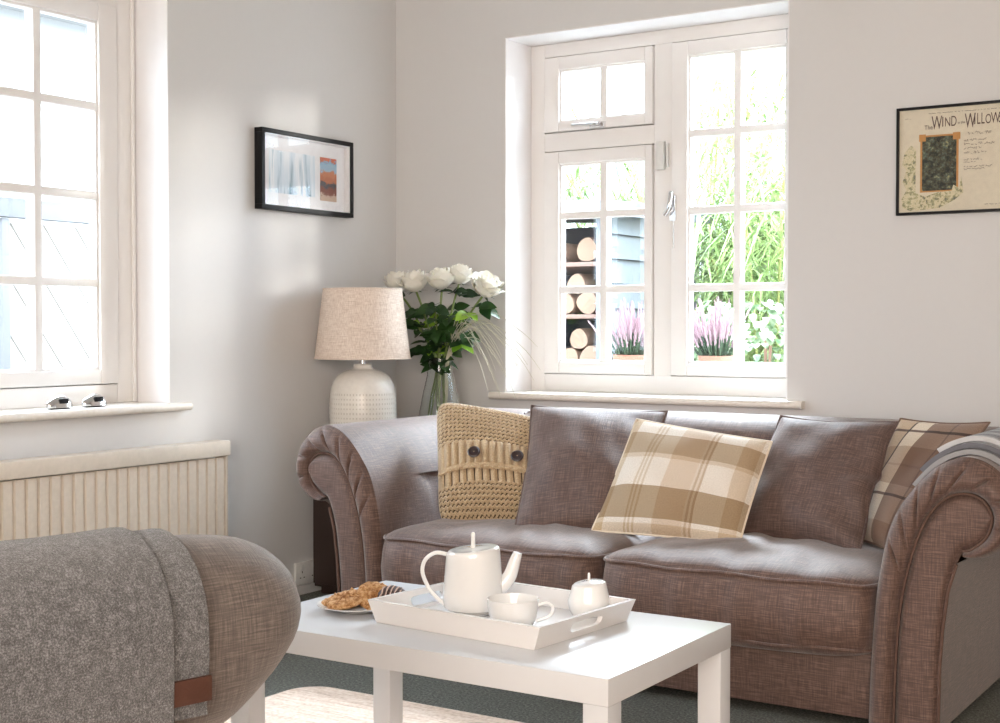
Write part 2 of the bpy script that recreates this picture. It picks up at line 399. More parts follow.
# left window
w2 = bpy.data.objects.new('window_2', None); link(w2); struct(w2); D2 = .17
g = MB()
for q in ((-1.425,-1.340,.80,2.261),(LY0+.005,-2.79,.80,2.261),(-2.79,-1.425,.80,.866),(-2.79,-1.425,2.206,2.261),(-2.132,-2.095,.866,2.206)):
    tbox(g, leftT, q[0], q[1], D2, D2+.075, q[2], q[3])
for q in ((-1.443,-1.42,.866,2.206),(-2.8,-2.775,.866,2.206),(-2.147,-2.08,.866,2.206),(-2.79,-1.425,.86,.884),(-2.79,-1.425,2.190,2.21)): tbox(g, leftT, q[0], q[1], D2+.047, D2+.075, q[2], q[3])
g.build('window_frame', M['gloss'], w2, bevel=.002)
g = MB(); tbox(g, leftT, -1.358, -1.344, D2-.012, D2, .80, 2.261); g.build('moulding', M['gloss'], w2, bevel=.004)
casement(w2, leftT, D2, -2.092, -1.429, .870, 2.203, -2.02, -1.509, .920, 2.14, [-1.766], [1.225, 1.530, 1.842])
casement(w2, leftT, D2, -2.786, -2.135, .870, 2.203, -2.71, -2.21, .920, 2.14, [-2.46], [1.225, 1.530, 1.842])
# contact sensor on the mullion
s_ = thing('window_sensor', 'slim white plastic contact sensor stuck on the mullion of the back window', 'sensor', (1.187,.198,1.70))
box('sensor_body', M['plastic'], s_, -.017,.017,-.024,.0,0,.115,.004); box('sensor_magnet', M['plastic'], s_, .022,.032,-.014,.0,.01,.105,.003)

# ------------------------------------------------------------------ radiator, socket
r = thing('radiator', 'cream panel radiator with vertical ribs mounted under the left window', 'radiator', (.02,0,.12))
g = MB(); y = -1.140; N = 0
prof = []
yy = -1.135
while yy > -2.95:
    prof += [(.082, yy), (.082, yy-.004), (.072, yy-.007), (.072, yy-.014), (.082, yy-.017), (.082, yy-.042)]; yy -= .046
pf = [[(x-.02, y_, z) for x, y_ in prof] for z in (0, .476)]
g.grid(pf); g.build('ribbed_panel', M['rad'], r, smooth=False)
box('back_panel', M['rad'], r, -.005+.01, .045, yy+.01, -1.14, 0, .47, .003)
box('top_cover', M['rad'], r, -.003+.005, .075, yy, -1.128, .480, .536, .006)
box('side_cover', M['rad'], r, .005, .062, -1.138, -1.130, .0, .479, .002)
box('bottom_cover', M['rad'], r, .01, .060, yy, -1.14, -.012, .0, .002)
for y_ in (-1.5, -2.6): box('wall_bracket', M['rad'], r, -.0195, .006, y_-.02, y_+.02, .1, .4, 0)
s_ = thing('wall_socket', 'white double plug socket low on the left wall beside the dark cabinet', 'socket', (0,-.605,.042))
box('face_plate', M['plastic'], s_, .0005,.012,-.073,.073,0,.088,.003)
for y_ in (-.036,.036):
    sw = box('switch', M['plastic'], s_, .012,.0155,y_-.010,y_+.008,.056,.076,.001)
    g = MB()
    for a, z_, w, h in ((0,.048,.002,.004),(-.011,.026,.0035,.002),(.011,.026,.0035,.002)): g.box(.012,.0124,y_+a-w,y_+a+w,z_-h,z_+h)
    g.build('pin_hole', M['hole'], s_, smooth=False)

# ------------------------------------------------------------------ sofa
XC = 1.712; UL, UR = .895, 2.529; YF, YB = -1.28, -.22
OUT = [(-.02,.03),(-.014,.20),(0,.38),(.022,.51),(.05,.59),(.09,.65),(.135,.70),(.18,.73),(.23,.742),(.28,.728),(.32,.695),(.345,.65),(.352,.60),(.34,.55),(.31,.512),(.27,.49),(.235,.487)]
GRV = [(.05,.03),(.055,.20),(.068,.36),(.10,.50),(.135,.585),(.18,.636),(.23,.650),(.272,.634),(.292,.594),(.280,.545),(.245,.512),(.222,.504)]
STM = [(.205,.47),(.184,.397),(.172,.30),(.165,.20),(.162,.03)]
sofa = thing('sofa', 'brown linen two-seat sofa with rolled pleated arms standing under the back window', 'sofa', (XC,-.75,0))
def loc(x, y, z): return (x-XC, y+.75, z)
def arm(side):
    X = (lambda u: UL-u) if side < 0 else (lambda u: UR+u)
    N = 220
    o = [(p.x, p.y) for p in resample([(p.x, p.y, 0) for p in cr([(a,b_,0) for a,b_ in OUT], 6)], N)]
    gr = [(p.x, p.y) for p in resample([(p.x, p.y, 0) for p in cr([(a,b_,0) for a,b_ in GRV], 6)], N)]
    # outer shell, with tuft dimples on the inner side, closed under the roll by the stem side
    stem = [(.205,.47),(.184,.397),(.172,.30),(.165,.20),(.162,.03)]
    ys = [YF+.012+ (YB-YF-.012)*i/44 for i in range(45)]
    P = []
    for i, y in enumerate(ys):
        row = []
        for k, (u, z) in enumerate(o):
            t = k/(N-1); du = 0; dz = 0
            for by in (-.93, -.55):
                rr = ((y-by)/.055)**2+((z-.575)/.065)**2
                if t < .45:
                    du += .022*exp(-rr); du += .006*exp(-((y-by)/.02)**2)*exp(-((z-.48)/.10)**2)
            row.append(loc(X(u+du), y, z+dz))
        for u, z in stem: row.append(loc(X(u), y, z))
        P.append(row)
    g = MB(); g.grid(P, cv=True); nn = len(P[0]); g.f.append(tuple((len(ys)-1)*nn+k for k in range(nn))); g.m.append(0)
    a = g.build('arm', M['linen'], sofa, ang=50)
    # front band with radial pleats
    P = []; L = N
    for k in range(N):
        t = k/(N-1); (u0, z0), (u1, z1) = o[k], gr[k]
        pl = 0
        if .36 < t < .95:
            ph = (t-.36)/.59*9; pl = exp(-((ph-round(ph))/.085)**2)*(1 if .4 < ph < 8.6 else 0)
        row = []
        for j in range(11):
            a_ = j/10; w = sin(pi*a_)**.7*.042 if 0 < a_ < 1 else 0
            w *= (1-.5*pl*sin(pi*min(1, a_*1.15))**2)
            yy = YF+.014-w+(.010 if j == 10 else 0)
            uu, zz = u0+(u1-u0)*a_, z0+(z1-z0)*a_
            sc = .0
            row.append(loc(X(uu), yy+sc, zz))
        P.append(row)
    MB().grid(P).build('arm_band', M['linen'], sofa, ang=75)
    # panel
    Lc = resample([(a_, b_, 0) for a_, b_ in GRV[:9]], 34); Lc = resample(cr([(a_, b_, 0) for a_, b_ in GRV[:9]], 6), 34)
    Rc = resample(cr([(a_, b_, 0) for a_, b_ in STM[::-1]+GRV[:8:-1]+[GRV[8]]], 6), 34)
    g = MB(); P = []
    for p_, q_ in zip(Lc, Rc):
        P.append([loc(X(p_.x+(q_.x-p_.x)*j/10), YF+.012-.024*(1-abs(2*j/10-1)**6), p_.y+(q_.y-p_.y)*j/10) for j in range(11)])
    g.grid(P); g.build('arm_front', M['linen'], sofa, ang=75)
    g = MB(); g.tube([loc(X(u+.002), YF-.003, z) for u, z in STM], .0045, 6)
    g.tube([loc(X(u), YF-.004, z) for u, z in gr], .0035, 6); g.build('piping', M['seam'], sofa)
    for by in (-.93,):
        g = MB(); g.lathe([(0,-.004),(.009,-.003),(.012,0),(.009,.004),(0,.006)], n=16)
        bo = g.build('tuft_button', M['linen'], sofa); bo.location = loc(X(.063), by, .575); bo.rotation_euler = (0, radians(90 if side < 0 else -90), 0)
arm(-1); arm(1)
# back, outer arm skins, base
BP = [(-.60,.20),(-.598,.40),(-.58,.55),(-.545,.67),(-.49,.735),(-.42,.765),(-.34,.768),(-.27,.745),(-.225,.69),(-.21,.60),(-.23,.53),(-.25,.50),(-.25,.20),(-.25,.05)]
bp = [(p.x, p.y) for p in cr([(a,b_,0) for a,b_ in BP], 5)]
def backpiece(name, x0, x1, dz=0, puff=.012):
    P = []
    n = 24
    for i in range(n+1):
        t = i/n; x = x0+(x1-x0)*t; e_ = puff*(1-(1-min(1, min(t, 1-t)*12))**2)-puff
        P.append([loc(x, y-(e_ if y > -.45 else e_)*(-1 if y > -.42 else 1)*-1*-1, z+dz+e_) for y, z in bp])
    g = MB(); g.grid(P, cv=True); nn = len(bp); g.f += [tuple(range(nn)), tuple(n*nn+k for k in range(nn))]; g.m += [0,0]
    return g.build(name, M['linen'], sofa, ang=55)
backpiece('backrest', .935, 2.495)
backpiece('back_corner', .70, .932, -.012); backpiece('back_corner', 2.498, 2.73, -.012)
box('base_rail', M['linen'], sofa, -.80, .81, YF+.035+.75, -.26+.75, .03, .215, .006)
def seat_cushion(x0, x1, name='seat_cushion'):
    y0, y1, z0, z1 = -1.315, -.615, .205, .385
    cx, cy = (x0+x1)/2, (y0+y1)/2; hx, hy = (x1-x0)/2, (y1-y0)/2
    n = 40
    def rim(k, ex=0):   # rounded rectangle
        a = 2*pi*k/(4*n); c_, s_ = cos(a), sin(a); m = (abs(c_)**9+abs(s_)**9)**(-1/9)
        return c_*m, s_*m
    rnd = random.Random(int(x0*100))
    P = []; ring = []
    prof = [(0,z0-.035),(.5,z0-.03),(.85,z0-.012),(.97,z0+.002),(1.0,z0+.016),(1.012,.25),(1.016,.30),(1.01,.35),(1.0,.388),(.985,.398),(.95,.408),(.85,.420),(.7,.429),(.5,.436),(.3,.439),(.1,.440),(0,.440)]
    for s, z in prof:
        row = []
        for k in range(4*n):
            a, b_ = rim(k); x = cx+hx*s*a if s <= 1 else cx+a*(hx+0.0); y = cy+hy*s*b_ if s <= 1 else cy+b_*(hy+(s-1)*1.6)
            zz = z
            if z < .24 and b_ < -.5: zz -= .010*sin(pi*(a*.5+.5))
            if z > .39:
                zz += .004*sin(x*31+1.3)*min(1, (1-s)*6)+.003*sin(x*57+y*23)*min(1,(1-s)*5)
                if s < .9: zz -= .012*max(0, (y-cy)/hy)
            elif .22 < z < .38 and b_ < -.5: y += .004*sin(x*37)+.003*sin(x*71+2)
            row.append(loc(x, y, zz))
        P.append(row)
    g = MB(); g.grid(P, cv=True); c = g.build(name, M['linen'], sofa, ang=70)
    for zz in (.392, .224):
        g = MB(); pts = []
        for k in range(4*n):
            a, b_ = rim(k); pts.append(loc(cx+a*(hx+.001), cy+b_*(hy+.004), zz-(.010*sin(pi*(a*.5+.5)) if (zz < .3 and b_ < -.5) else 0)+.003*sin(a*9+x0)))
        g.tube(pts, .005, 6, closed=True); g.build('piping', M['linen'], c)
    return c
seat_cushion(UL+.004, 1.704); seat_cushion(1.710, UR-.004)
for x, y in ((.80,-1.20),(2.62,-1.20),(.80,-.30),(2.66,-.30)):
    g = MB(); g.lathe([(.022,0),(.028,.006),(.03,.03)], (x-XC, y+.75, 0), 20); g.build('foot', M['oak'], sofa)

# ------------------------------------------------------------------ cushions
def pillow(name, label, BL, BR, TR, TL, T, mat, n=36, cat='cushion', wr=.0, seed=1, pinch=.055, back=.75, sag=None):
    BL, BR, TR, TL = map(Vector, (BL, BR, TR, TL)); base = (BL+BR)/2; rnd = random.Random(seed)
    root = thing(name, label, cat, base)
    nrm = ((BR-BL).cross(TL-BL)).normalized(); g = MB(); uv = []
    ph = [rnd.uniform(0, 6) for _ in range(6)]
    def pos(u, v, sgn):
        uu = u*(1-pinch*(1-v*v)*u*u); vv = v*(1-pinch*(1-u*u)*v*v)
        a, b_ = (uu+1)/2, (vv+1)/2
        p = (BL*(1-a)+BR*a)*(1-b_)+(TL*(1-a)+TR*a)*b_
        t = T*((1-u*u)*(1-v*v))**.52 * (1 if sgn > 0 else back)
        w = wr*(sin(3.1*u+2.2*v+ph[0])+.6*sin(6*u-4*v+ph[1])+.5*sin(9*v+3*u+ph[2])+.35*sin(13*u+7*v+ph[3]))*min(1, 4*(1-max(abs(u), abs(v))))
        if sag: w += sag(u, v)*(1 if sgn > 0 else 0)
        return p+nrm*sgn*(t+w)-base
    fr = [[pos(-1+2*i/n, -1+2*j/n, 1) for j in range(n+1)] for i in range(n+1)]
    bk = [[pos(-1+2*i/n, -1+2*j/n, -1) for j in range(n+1)] for i in range(n+1)]
    g.grid(fr); g.grid(bk); uv = [(i/n, j/n) for i in range(n+1) for j in range(n+1)]*2
    if mat in ('linen2',): uv = [(a*.45, b_*.45) for a, b_ in uv]
    g.build('cover', M[mat], root, uv=uv, ang=80)
    e_ = [fr[i][0] for i in range(n)]+[fr[n][j] for j in range(n)]+[fr[i][n] for i in range(n, 0, -1)]+[fr[0][j] for j in range(n, 0, -1)]
    MB().tube(e_, .0035, 6, closed=True).build('seam', M[{'plaid': 'creamseam', 'plaid2': 'brownseam'}.get(mat, mat)], root)
    return root, pos, nrm
# knitted cushion (own stitched geometry)
def knit_cushion():
    BL, BR, TR, TL = map(Vector, ((.965,-1.0,.437),(1.335,-.945,.434),(1.30,-.735,.765),(.745,-.70,.815)))
    BL = Vector((1.01,-1.11,.410)); BR = Vector((1.365,-.93,.415)); TR = Vector((1.185,-.68,.742)); TL = Vector((.815,-.85,.812))
    base = (BL+BR)/2; root = thing('knitted_cushion', 'chunky mustard knitted cushion with two dark buttons, leaning in the left corner of the sofa', 'cushion', base)
    nrm = ((BR-BL).cross(TL-BL)).normalized(); T = .075; n = 240; uv = []; P = []; Q = []
    ROWS, COLS = 28, 26
    def body(u, v, sgn, disp=0):
        uu = u*(1-.09*v**8-.02*(1-v*v)); vv = v*(1-.07*u**8-.01*(1-u*u))
        a, b_ = (uu+1)/2, (vv+1)/2; p = (BL*(1-a)+BR*a)*(1-b_)+(TL*(1-a)+TR*a)*b_
        t = T*((1-abs(u)**2.2)*(1-abs(v)**2.2))**.5
        return p+nrm*(sgn*t+disp)-base
    def stitch(u, v):
        c_ = (u+1)/2*COLS; r_ = (v+1)/2*ROWS+.18*sin(2*pi*c_); return .013*abs(sin(pi*r_))**.6
    edge = lambda u: -.30+.09*(1-u*u)   # lower lip of the button flap
    DD = []
    for i in range(n+1):
        u = -1+2*i/n; row = []; row2 = []; DD.append([])
        for j in range(n+1):
            v = -1+2*j/n; e_ = min(1, 6*(1-max(abs(u), abs(v))))
            d = stitch(u, v)*e_
            lo = edge(u)-.02; 
            if lo < v < lo+.42:      # ribbed band of the flap
                r_ = (u+1)/2*15; d = (.008+.013*abs(sin(pi*r_)))*e_
                if v < lo+.05: d = .016*e_
            elif lo-.22 < v <= lo: d = (.011*abs(sin(pi*((u+1)/2*15))))*e_
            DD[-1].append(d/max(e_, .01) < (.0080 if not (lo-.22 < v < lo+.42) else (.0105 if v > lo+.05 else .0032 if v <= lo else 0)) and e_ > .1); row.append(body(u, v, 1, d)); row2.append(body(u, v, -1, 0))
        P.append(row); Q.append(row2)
    g = MB(); g.grid(P); g.m = [1 if (DD[i][j] and DD[i+1][j+1]) else 0 for i in range(n) for j in range(n)]; g.grid([r_[::7] for r_ in Q[::7]]); g.build('knitted_cover', [M['knit'], M['stitch_shade']], root, ang=80)  # low faces take a darker brown: shade between the stitches, painted in
    g = MB(); pts = [body(-.97+1.94*k/60, edge(-.97+1.94*k/60)-.035, 1, .012+.003*sin(k*1.7)) for k in range(61)]
    g.tube(pts, .0055, 6); g.build('flap_edge', M['knit'], root)
    for u in (-.32, .42):
        c = body(u, -.05, 1, .026); g = MB()
        g.lathe([(0,-.003),(.017,-.003),(.0215,0),(.0215,.003),(.018,.005),(.014,.003),(0,.002)], n=24)
        bt = g.build('button', M['button'], root, ang=40); bt.location = c; bt.rotation_euler = nrm.to_track_quat('Z', 'Y').to_euler()
        g = MB().lathe([(0,0),(.002,0),(.002,.001),(0,.001)], (0,0,.003), 8); h = g.build('thread', M['knit'], bt)
knit_cushion()
def crease(u, v):
    return -.016*exp(-((v-.0-.35*(u-.6))/.07)**2)*max(0, u-.2)+.008*sin(7*v+3*u)*max(0, u)
pillow('cushion', 'plain brown linen cushion between the knitted cushion and the beige plaid cushion', (1.30,-1.10,.412), (1.68,-.95,.430), (1.60,-.60,.785), (1.145,-.74,.797), .075, 'linen2', wr=.004, seed=3)
pillow('cushion', 'cream and beige plaid cushion tilted in front of the other cushions in the sofa middle', (1.545,-1.03,.428), (2.035,-1.01,.425), (2.06,-.82,.717), (1.580,-.79,.768), .065, 'plaid', wr=.0035, seed=5, pinch=.02)
pillow('cushion', 'plain brown linen cushion with creased right edge, right of the beige plaid cushion', (1.925,-.85,.425), (2.375,-.93,.422), (2.405,-.68,.785), (2.01,-.62,.785), .07, 'linen2', wr=.005, seed=9, pinch=.07, sag=crease)
pillow('cushion', 'brown and cream windowpane plaid cushion tucked behind the right sofa arm', (2.29,-.76,.43), (2.49,-.97,.425), (2.65,-.58,.785), (2.36,-.50,.782), .05, 'plaid2', wr=.003, seed=12, pinch=.05)
# folded blanket over the right arm
bl = thing('folded_blanket', 'grey striped wool blanket folded over the top of the right sofa arm', 'blanket', (UR+.2,-.8,.742))
o_ = [p for p in cr([(a,b_,0) for a,b_ in OUT[4:14]], 6)]
for li, (y0, y1, k0, k1, off) in enumerate(((-1.225,-.62,6,50,.010),(-1.20,-.64,9,49,.025),(-1.16,-.66,14,48,.040))):
    P = []; sec = o_[k0:k1]
    for sgn in (0, 1):
        pass
    outer = []; inner = []
    for i, p in enumerate(sec):
        a_ = o_[max(0, k0+i-1)]; b_ = o_[min(len(o_)-1, k0+i+1)]; d = (b_-a_).normalized(); nn_ = Vector((-d.y, d.x, 0))
        outer.append(p+nn_*(off+.006)); inner.append(p+nn_*(off-.007))
    loop = outer+inner[::-1]; P = []
    for j in range(15):
        y = y0+(y1-y0)*j/14; P.append([(p.x-.2, y+.8, p.y-.742) for p in loop])
    g = MB(); g.grid(P, cv=True); nn = len(loop); g.f += [tuple(range(nn)), tuple(14*nn+k for k in range(nn))]; g.m += [0,0]
    g.build('blanket_fold', M['stripe'], bl, ang=60)

# ------------------------------------------------------------------ coffee table
tx0, tx1, ty0, ty1 = 1.590, 2.497, -2.690, -2.149
ct = thing('coffee_table', 'low white rectangular coffee table with square legs standing on the rug', 'table', ((tx0+tx1)/2,(ty0+ty1)/2,.012))
hx, hy = (tx1-tx0)/2, (ty1-ty0)/2
box('tabletop', M['white'], ct, -hx, hx, -hy, hy, .388, .438, .0015)
for sx in (-1,1):
    for sy in (-1,1):
        box('leg', M['white'], ct, sx*(hx-.001), sx*(hx-.052), sy*(hy-.001), sy*(hy-.052), 0, .3875, .0015)
# ------------------------------------------------------------------ rug
rg = MB(); pts = []
rx0, rx1, ry0, ry1 = .955, 3.3, -3.9, -1.70
for cx, cy, a0 in ((rx1-.04, ry1-.04, 0),(rx0+.10, ry1-.10, 90),(rx0+.10, ry0+.10, 180),(rx1-.04, ry0+.04, 270)):
    R_ = .04 if cx > 2 else .10
    for k in range(9):
        a = radians(a0+90*k/8); pts.append((cx+R_*cos(a), cy+R_*sin(a)))
n = len(pts); rg.grid([[(x, y, z) for x, y in pts] for z in (.001, .009)], cv=True)
rg.f += [tuple(range(n)), tuple(n+k for k in range(n))]; rg.m += [0,0]
ro = rg.build('rug', M['rug'], ang=30, bevel=0); tag(ro, 'cream flat rug lying on the dark carpet under the coffee table', 'rug')

# ------------------------------------------------------------------ tray and tea things
TZ = .4505
tr = thing('serving_tray', 'white lacquered tray with slanted sides and cut-out handles on the coffee table', 'tray', (2.085,-2.395,TZ), rz=radians(-4.7))
LX, LYh, HT, FL = .205, .165, .047, .018
box('tray_base', M['tray'], tr, -LX+.002, LX-.002, -LYh+.002, LYh-.002, .0005, .008, .001)
def side(p0, p1, q0, q1, slot=False):
    """p0-p1 bottom outer edge, q0-q1 top outer edge; thickness inwards"""
    p0, p1, q0, q1 = map(Vector, (p0, p1, q0, q1)); d = (p1-p0).normalized(); inw = Vector((-d.y, d.x, 0))*.009
    g = MB()
    dd = d*.009
    def P(s, t): return (p0.lerp(p1, s)).lerp(q0.lerp(q1, s), t)
    def Q(s, t): return ((p0+dd).lerp(p1-dd, s)).lerp((q0+dd).lerp(q1-dd, s), t)+inw
    cols = [0,1] if not slot else [0]+[.5+.165*c for c in (-1,-.94,-.8,.8,.94,1)]+[1]
    if not slot:
        A = [P(0,0),P(1,0),P(1,1),P(0,1)]; g.add(A+[Q(0,0),Q(1,0),Q(1,1),Q(0,1)], [(0,1,2,3),(7,6,5,4),(0,4,5,1),(1,5,6,2),(2,6,7,3),(3,7,4,0)])
    else:
        lo = [.42,.42,.36,.30,.30,.36,.42,.42]; hi = [.60,.60,.68,.74,.74,.68,.60,.60]
        lo[0] = lo[-1] = .42; n_ = len(cols)
        for F_ in (P, Q):
            g.add([F_(s, 0) for s in cols]+[F_(s, lo[i]) for i, s in enumerate(cols)]+[F_(s, hi[i]) for i, s in enumerate(cols)]+[F_(s, 1) for s in cols],
              [(i, i+1, n_+i+1, n_+i) for i in range(n_-1)]+[(2*n_+i, 2*n_+i+1, 3*n_+i+1, 3*n_+i) for i in range(n_-1)]+[(n_, n_+1, 2*n_+1, 2*n_), (2*n_-2, 2*n_-1, 3*n_-1, 3*n_-2)])
        m_ = 4*n_
        g.f += [(i, i+1, m_+i+1, m_+i) for i in range(n_-1)]+[(3*n_+i, 3*n_+i+1, m_+3*n_+i+1, m_+3*n_+i) for i in range(n_-1)]
        g.f += [(n_+i, n_+i+1, m_+n_+i+1, m_+n_+i) for i in range(1, n_-2)]+[(2*n_+i, 2*n_+i+1, m_+2*n_+i+1, m_+2*n_+i) for i in range(1, n_-2)]
        g.f += [(n_+1, 2*n_+1, m_+2*n_+1, m_+n_+1), (2*n_-2, 3*n_-2, m_+3*n_-2, m_+2*n_-2), (0, 3*n_, m_+3*n_, m_), (n_-1, 4*n_-1, m_+4*n_-1, m_+n_-1)]
        g.m = [0]*len(g.f)
    return g.build('tray_side', M['tray'], tr, smooth=False)
c_b = [(-LX,-LYh,0),(LX,-LYh,0),(LX,LYh,0),(-LX,LYh,0)]; c_t = [(x+(FL if x > 0 else -FL), y+(FL*.4 if y > 0 else -FL*.4), HT) for x, y, z in c_b]
for i in range(4): side(c_b[i], c_b[(i+1)%4], c_t[i], c_t[(i+1)%4], slot=(i % 2 == 1))

def slant_pot(g, r0, r1, h, tilt, foot=.75, n=48, cx=0):
    """a tapering body with a slanted rim: outer wall, rounded foot"""
    prof = [(foot*r0,0),(foot*r0+.002,.004),(r0*.93,.012),(r0*.985,.026)]+[(r0+(r1-r0)*t, .026+(h-.026)*t) for t in (.15,.3,.45,.6,.75,.9,.97)]
    P = []
    for r, z in prof:
        P.append([(r*cos(2*pi*k/n)+cx*z/h, r*sin(2*pi*k/n), z+(tilt*cos(2*pi*k/n)*(z/h)**2)) for k in range(n)])
    return P
def closepot(P, h, r1, tilt, n=48, cx=0):
    for r, z in ((r1-.001, h),(r1-.005, h+.003),(r1-.012, h+.002),(r1*.5, h+.004),(0.0001, h+.005)):
        P.append([(r*cos(2*pi*k/n)+cx, r*sin(2*pi*k/n), z+tilt*r/r1*cos(2*pi*k/n)) for k in range(n)])
    return P
ang_ = math.atan2(.542, .840)   # across the view: handle on the left, spout on the right
tp = thing('teapot', 'tall white porcelain teapot with thin looped handle on the white tray', 'teapot', (2.008,-2.388,TZ+.0085), rz=ang_); tp.scale = (1.06,)*3
g = MB(); P = closepot(slant_pot(g, .062, .054, .128, .006, .60), .128, .054, .006); g.grid(P, cv=True)
g.f.append(tuple(range(48))[::-1]); g.m.append(0); g.build('body', M['china'], tp, ang=50)
g = MB(); g.lathe([(.0055,.130),(.0045,.134),(.0042,.152),(.0046,.160),(.003,.163),(0.0001,.164)], n=16); lid = g.build('lid_knob', M['china'], tp)
g = MB(); g.tube([(p.x, 0, p.z) for p in cr([(-.050,0,.118),(-.075,0,.122),(-.096,0,.108),(-.102,0,.083),(-.090,0,.052),(-.072,0,.030),(-.058,0,.018)], 6)], .0042, 10); g.build('handle', M['china'], tp)
g = MB(); pt = cr([(.048,0,.045),(.072,0,.072),(.084,0,.105),(.090,0,.122)], 6); g.tube([(p.x, 0, p.z) for p in pt], [.017-.008*i/(len(pt)-1) for i in range(len(pt))], 14); g.build('spout', M['china'], tp)
sb = thing('sugar_bowl', 'small white lidded porcelain sugar bowl at the right end of the tray', 'sugar bowl', (2.222,-2.265,TZ+.0085), rz=ang_); sb.scale = (1.06,)*3
g = MB(); P = closepot(slant_pot(g, .043, .034, .062, .004, .80), .062, .034, .004); g.grid(P, cv=True); g.f.append(tuple(range(48))[::-1]); g.m.append(0); g.build('body', M['china'], sb, ang=50)
g = MB(); g.lathe([(.0035,.064),(.003,.068),(.0028,.080),(.002,.083),(.0001,.084)], n=14); g.build('lid_knob', M['china'], sb)
cp = thing('teacup', 'white porcelain teacup with a loop handle at the front of the tray', 'cup', (2.160,-2.470,TZ+.0085), rz=ang_); cp.scale = (1.05,)*3
g = MB(); g.lathe([(.0001,.0),(.030,.0),(.033,.003),(.041,.010),(.046,.022),(.0485,.042),(.051,.058),(.0495,.059),(.0465,.045),(.043,.022),(.036,.009),(.0001,.006)], n=48, cap=False); g.build('bowl', M['china'], cp, ang=50)
g = MB(); g.tube([(p.x, p.y, p.z) for p in cr([(.047,0,.045),(.066,0,.050),(.077,0,.040),(.070,0,.024),(.045,0,.014)], 6)], .0032, 10); g.build('handle', M['china'], cp)
pl = thing('biscuit_plate', 'small round white plate of biscuits at the left end of the coffee table', 'plate', (1.755,-2.465,TZ))
g = MB(); g.lathe([(.0001,0),(.045,0),(.048,.002),(.070,.008),(.088,.0145),(.0885,.016),(.086,.016),(.068,.0105),(.046,.005),(.0001,.0045)], n=56, cap=False); g.build('dish', M['china'], pl, ang=50)
def cookie(name, label, loc_, rot, R_, mat, seed, stripes_=False, group=None):
    t = thing(name, label, 'biscuit', loc_); t.rotation_euler = rot; rnd = random.Random(seed); g = MB(); P = []
    amp = [(rnd.uniform(.5,1), rnd.uniform(0,6)) for _ in range(5)]; n = 40
    for s, z in ((.0001,0),(.6,0),(.9,.001),(1.0,.006),(.96,.011),(.8,.0145),(.5,.016),(.25,.0165),(.0001,.016)):
        P.append([((R_*s*(1+.012*sin(3*a+amp[0][1])+.012*sin(11*a+amp[1][1]))*cos(a)), (R_*s*(1+.012*sin(3*a+amp[0][1])+.012*sin(11*a+amp[1][1]))*sin(a)), z+(.0022*sin(s*19+a*5+seed)*sin(a*7+s*11) if z > .01 else 0)) for a in [2*pi*k/n for k in range(n)]])
    g.grid(P, cv=True); g.build('biscuit', M[mat], t, ang=60)
    g = MB()
    if stripes_:
        for k in range(-3, 4):
            x = k*R_*.26; h = sqrt(max(0, R_*R_*.86-x*x)); g.tube([(x+.002*sin(j), -h+2*h*j/6, .0165-.004*((2*j/6-1)**2)) for j in range(7)], .0018, 5)
        g.build('icing_stripe', M['cream_'], t)
    else:
        for k in range(11):
            a, r_ = rnd.uniform(0, 6.28), R_*rnd.uniform(.1,.8); x, y = r_*cos(a), r_*sin(a); h = .004
            g.tube([(x-.004, y, .015),(x, y+.001, .0185),(x+.004, y+.001, .015)], [.001,.003,.001], 5)
        g.build('oat_flake', M['cookie'], t)['kind'] = 'stuff'
    return t
CR = (2.055-1.755, 0)
cookie('biscuit', 'large golden oat biscuit at the left front of the plate', (1.735,-2.480,TZ+.016), (radians(14),radians(-6),.3), .045, 'cookie', 1)
cookie('biscuit', 'golden oat biscuit standing tilted in the middle of the plate', (1.783,-2.440,TZ+.024), (radians(34),radians(14),.5), .042, 'cookie', 4)
cookie('biscuit', 'golden oat biscuit lowest on the left of the plate under the large one', (1.712,-2.472,TZ+.0055), (0,0,1), .042, 'cookie', 6)
cookie('biscuit', 'dark chocolate biscuit with icing stripes at the right of the plate', (1.822,-2.425,TZ+.021), (radians(32),radians(18),.4), .036, 'choc', 8, True)
cookie('biscuit', 'dark chocolate biscuit just peeping out behind the large oat biscuit', (1.735,-2.425,TZ+.012), (radians(20),0,0), .028, 'choc', 9, True)

# ------------------------------------------------------------------ corner cabinet, lamp, vase
cb = thing('side_cabinet', 'dark brown wooden cabinet in the corner behind the left sofa arm', 'cabinet', (.02,-.02,0))
box('body', M['dkwood'], cb, .015,.485,-.575,-.0,.03,.555,.003); box('top', M['dkwood'], cb, 0,.50,-.59,.0,.556,.58,.004)
dr = box('door', M['dkwood'], cb, .022,.478,-.590,-.576,.045,.545,.003)
g = MB().lathe([(.006,0),(.006,.01),(.011,.014),(.010,.02),(.0001,.022)], n=16); kn = g.build('knob', M['chrome'], dr); kn.location = (.445,-.590,.35); kn.rotation_euler = (radians(90),0,0)
box('plinth', M['dkwood'], cb, .03,.47,-.55,-.01,0,.0295,.001)
lp = thing('table_lamp', 'table lamp with cream ceramic base and pale linen drum shade in the corner', 'lamp', (.199,-.487,.5805))
BR_ = [(.085,0),(.112,.004),(.124,.02),(.130,.06),(.134,.12),(.134,.18),(.131,.225),(.121,.265),(.101,.296),(.070,.314),(.046,.321),(.038,.328),(.036,.340),(.030,.343)]
BR_ = [(p.x, p.y) for p in cr([(a,b_,0) for a,b_ in BR_], 3)]
g = MB(); g.lathe(BR_, n=64); lb = g.build('lamp_base', M['lampbase'], lp, ang=50)
g = MB()    # impressed pattern of small dashes
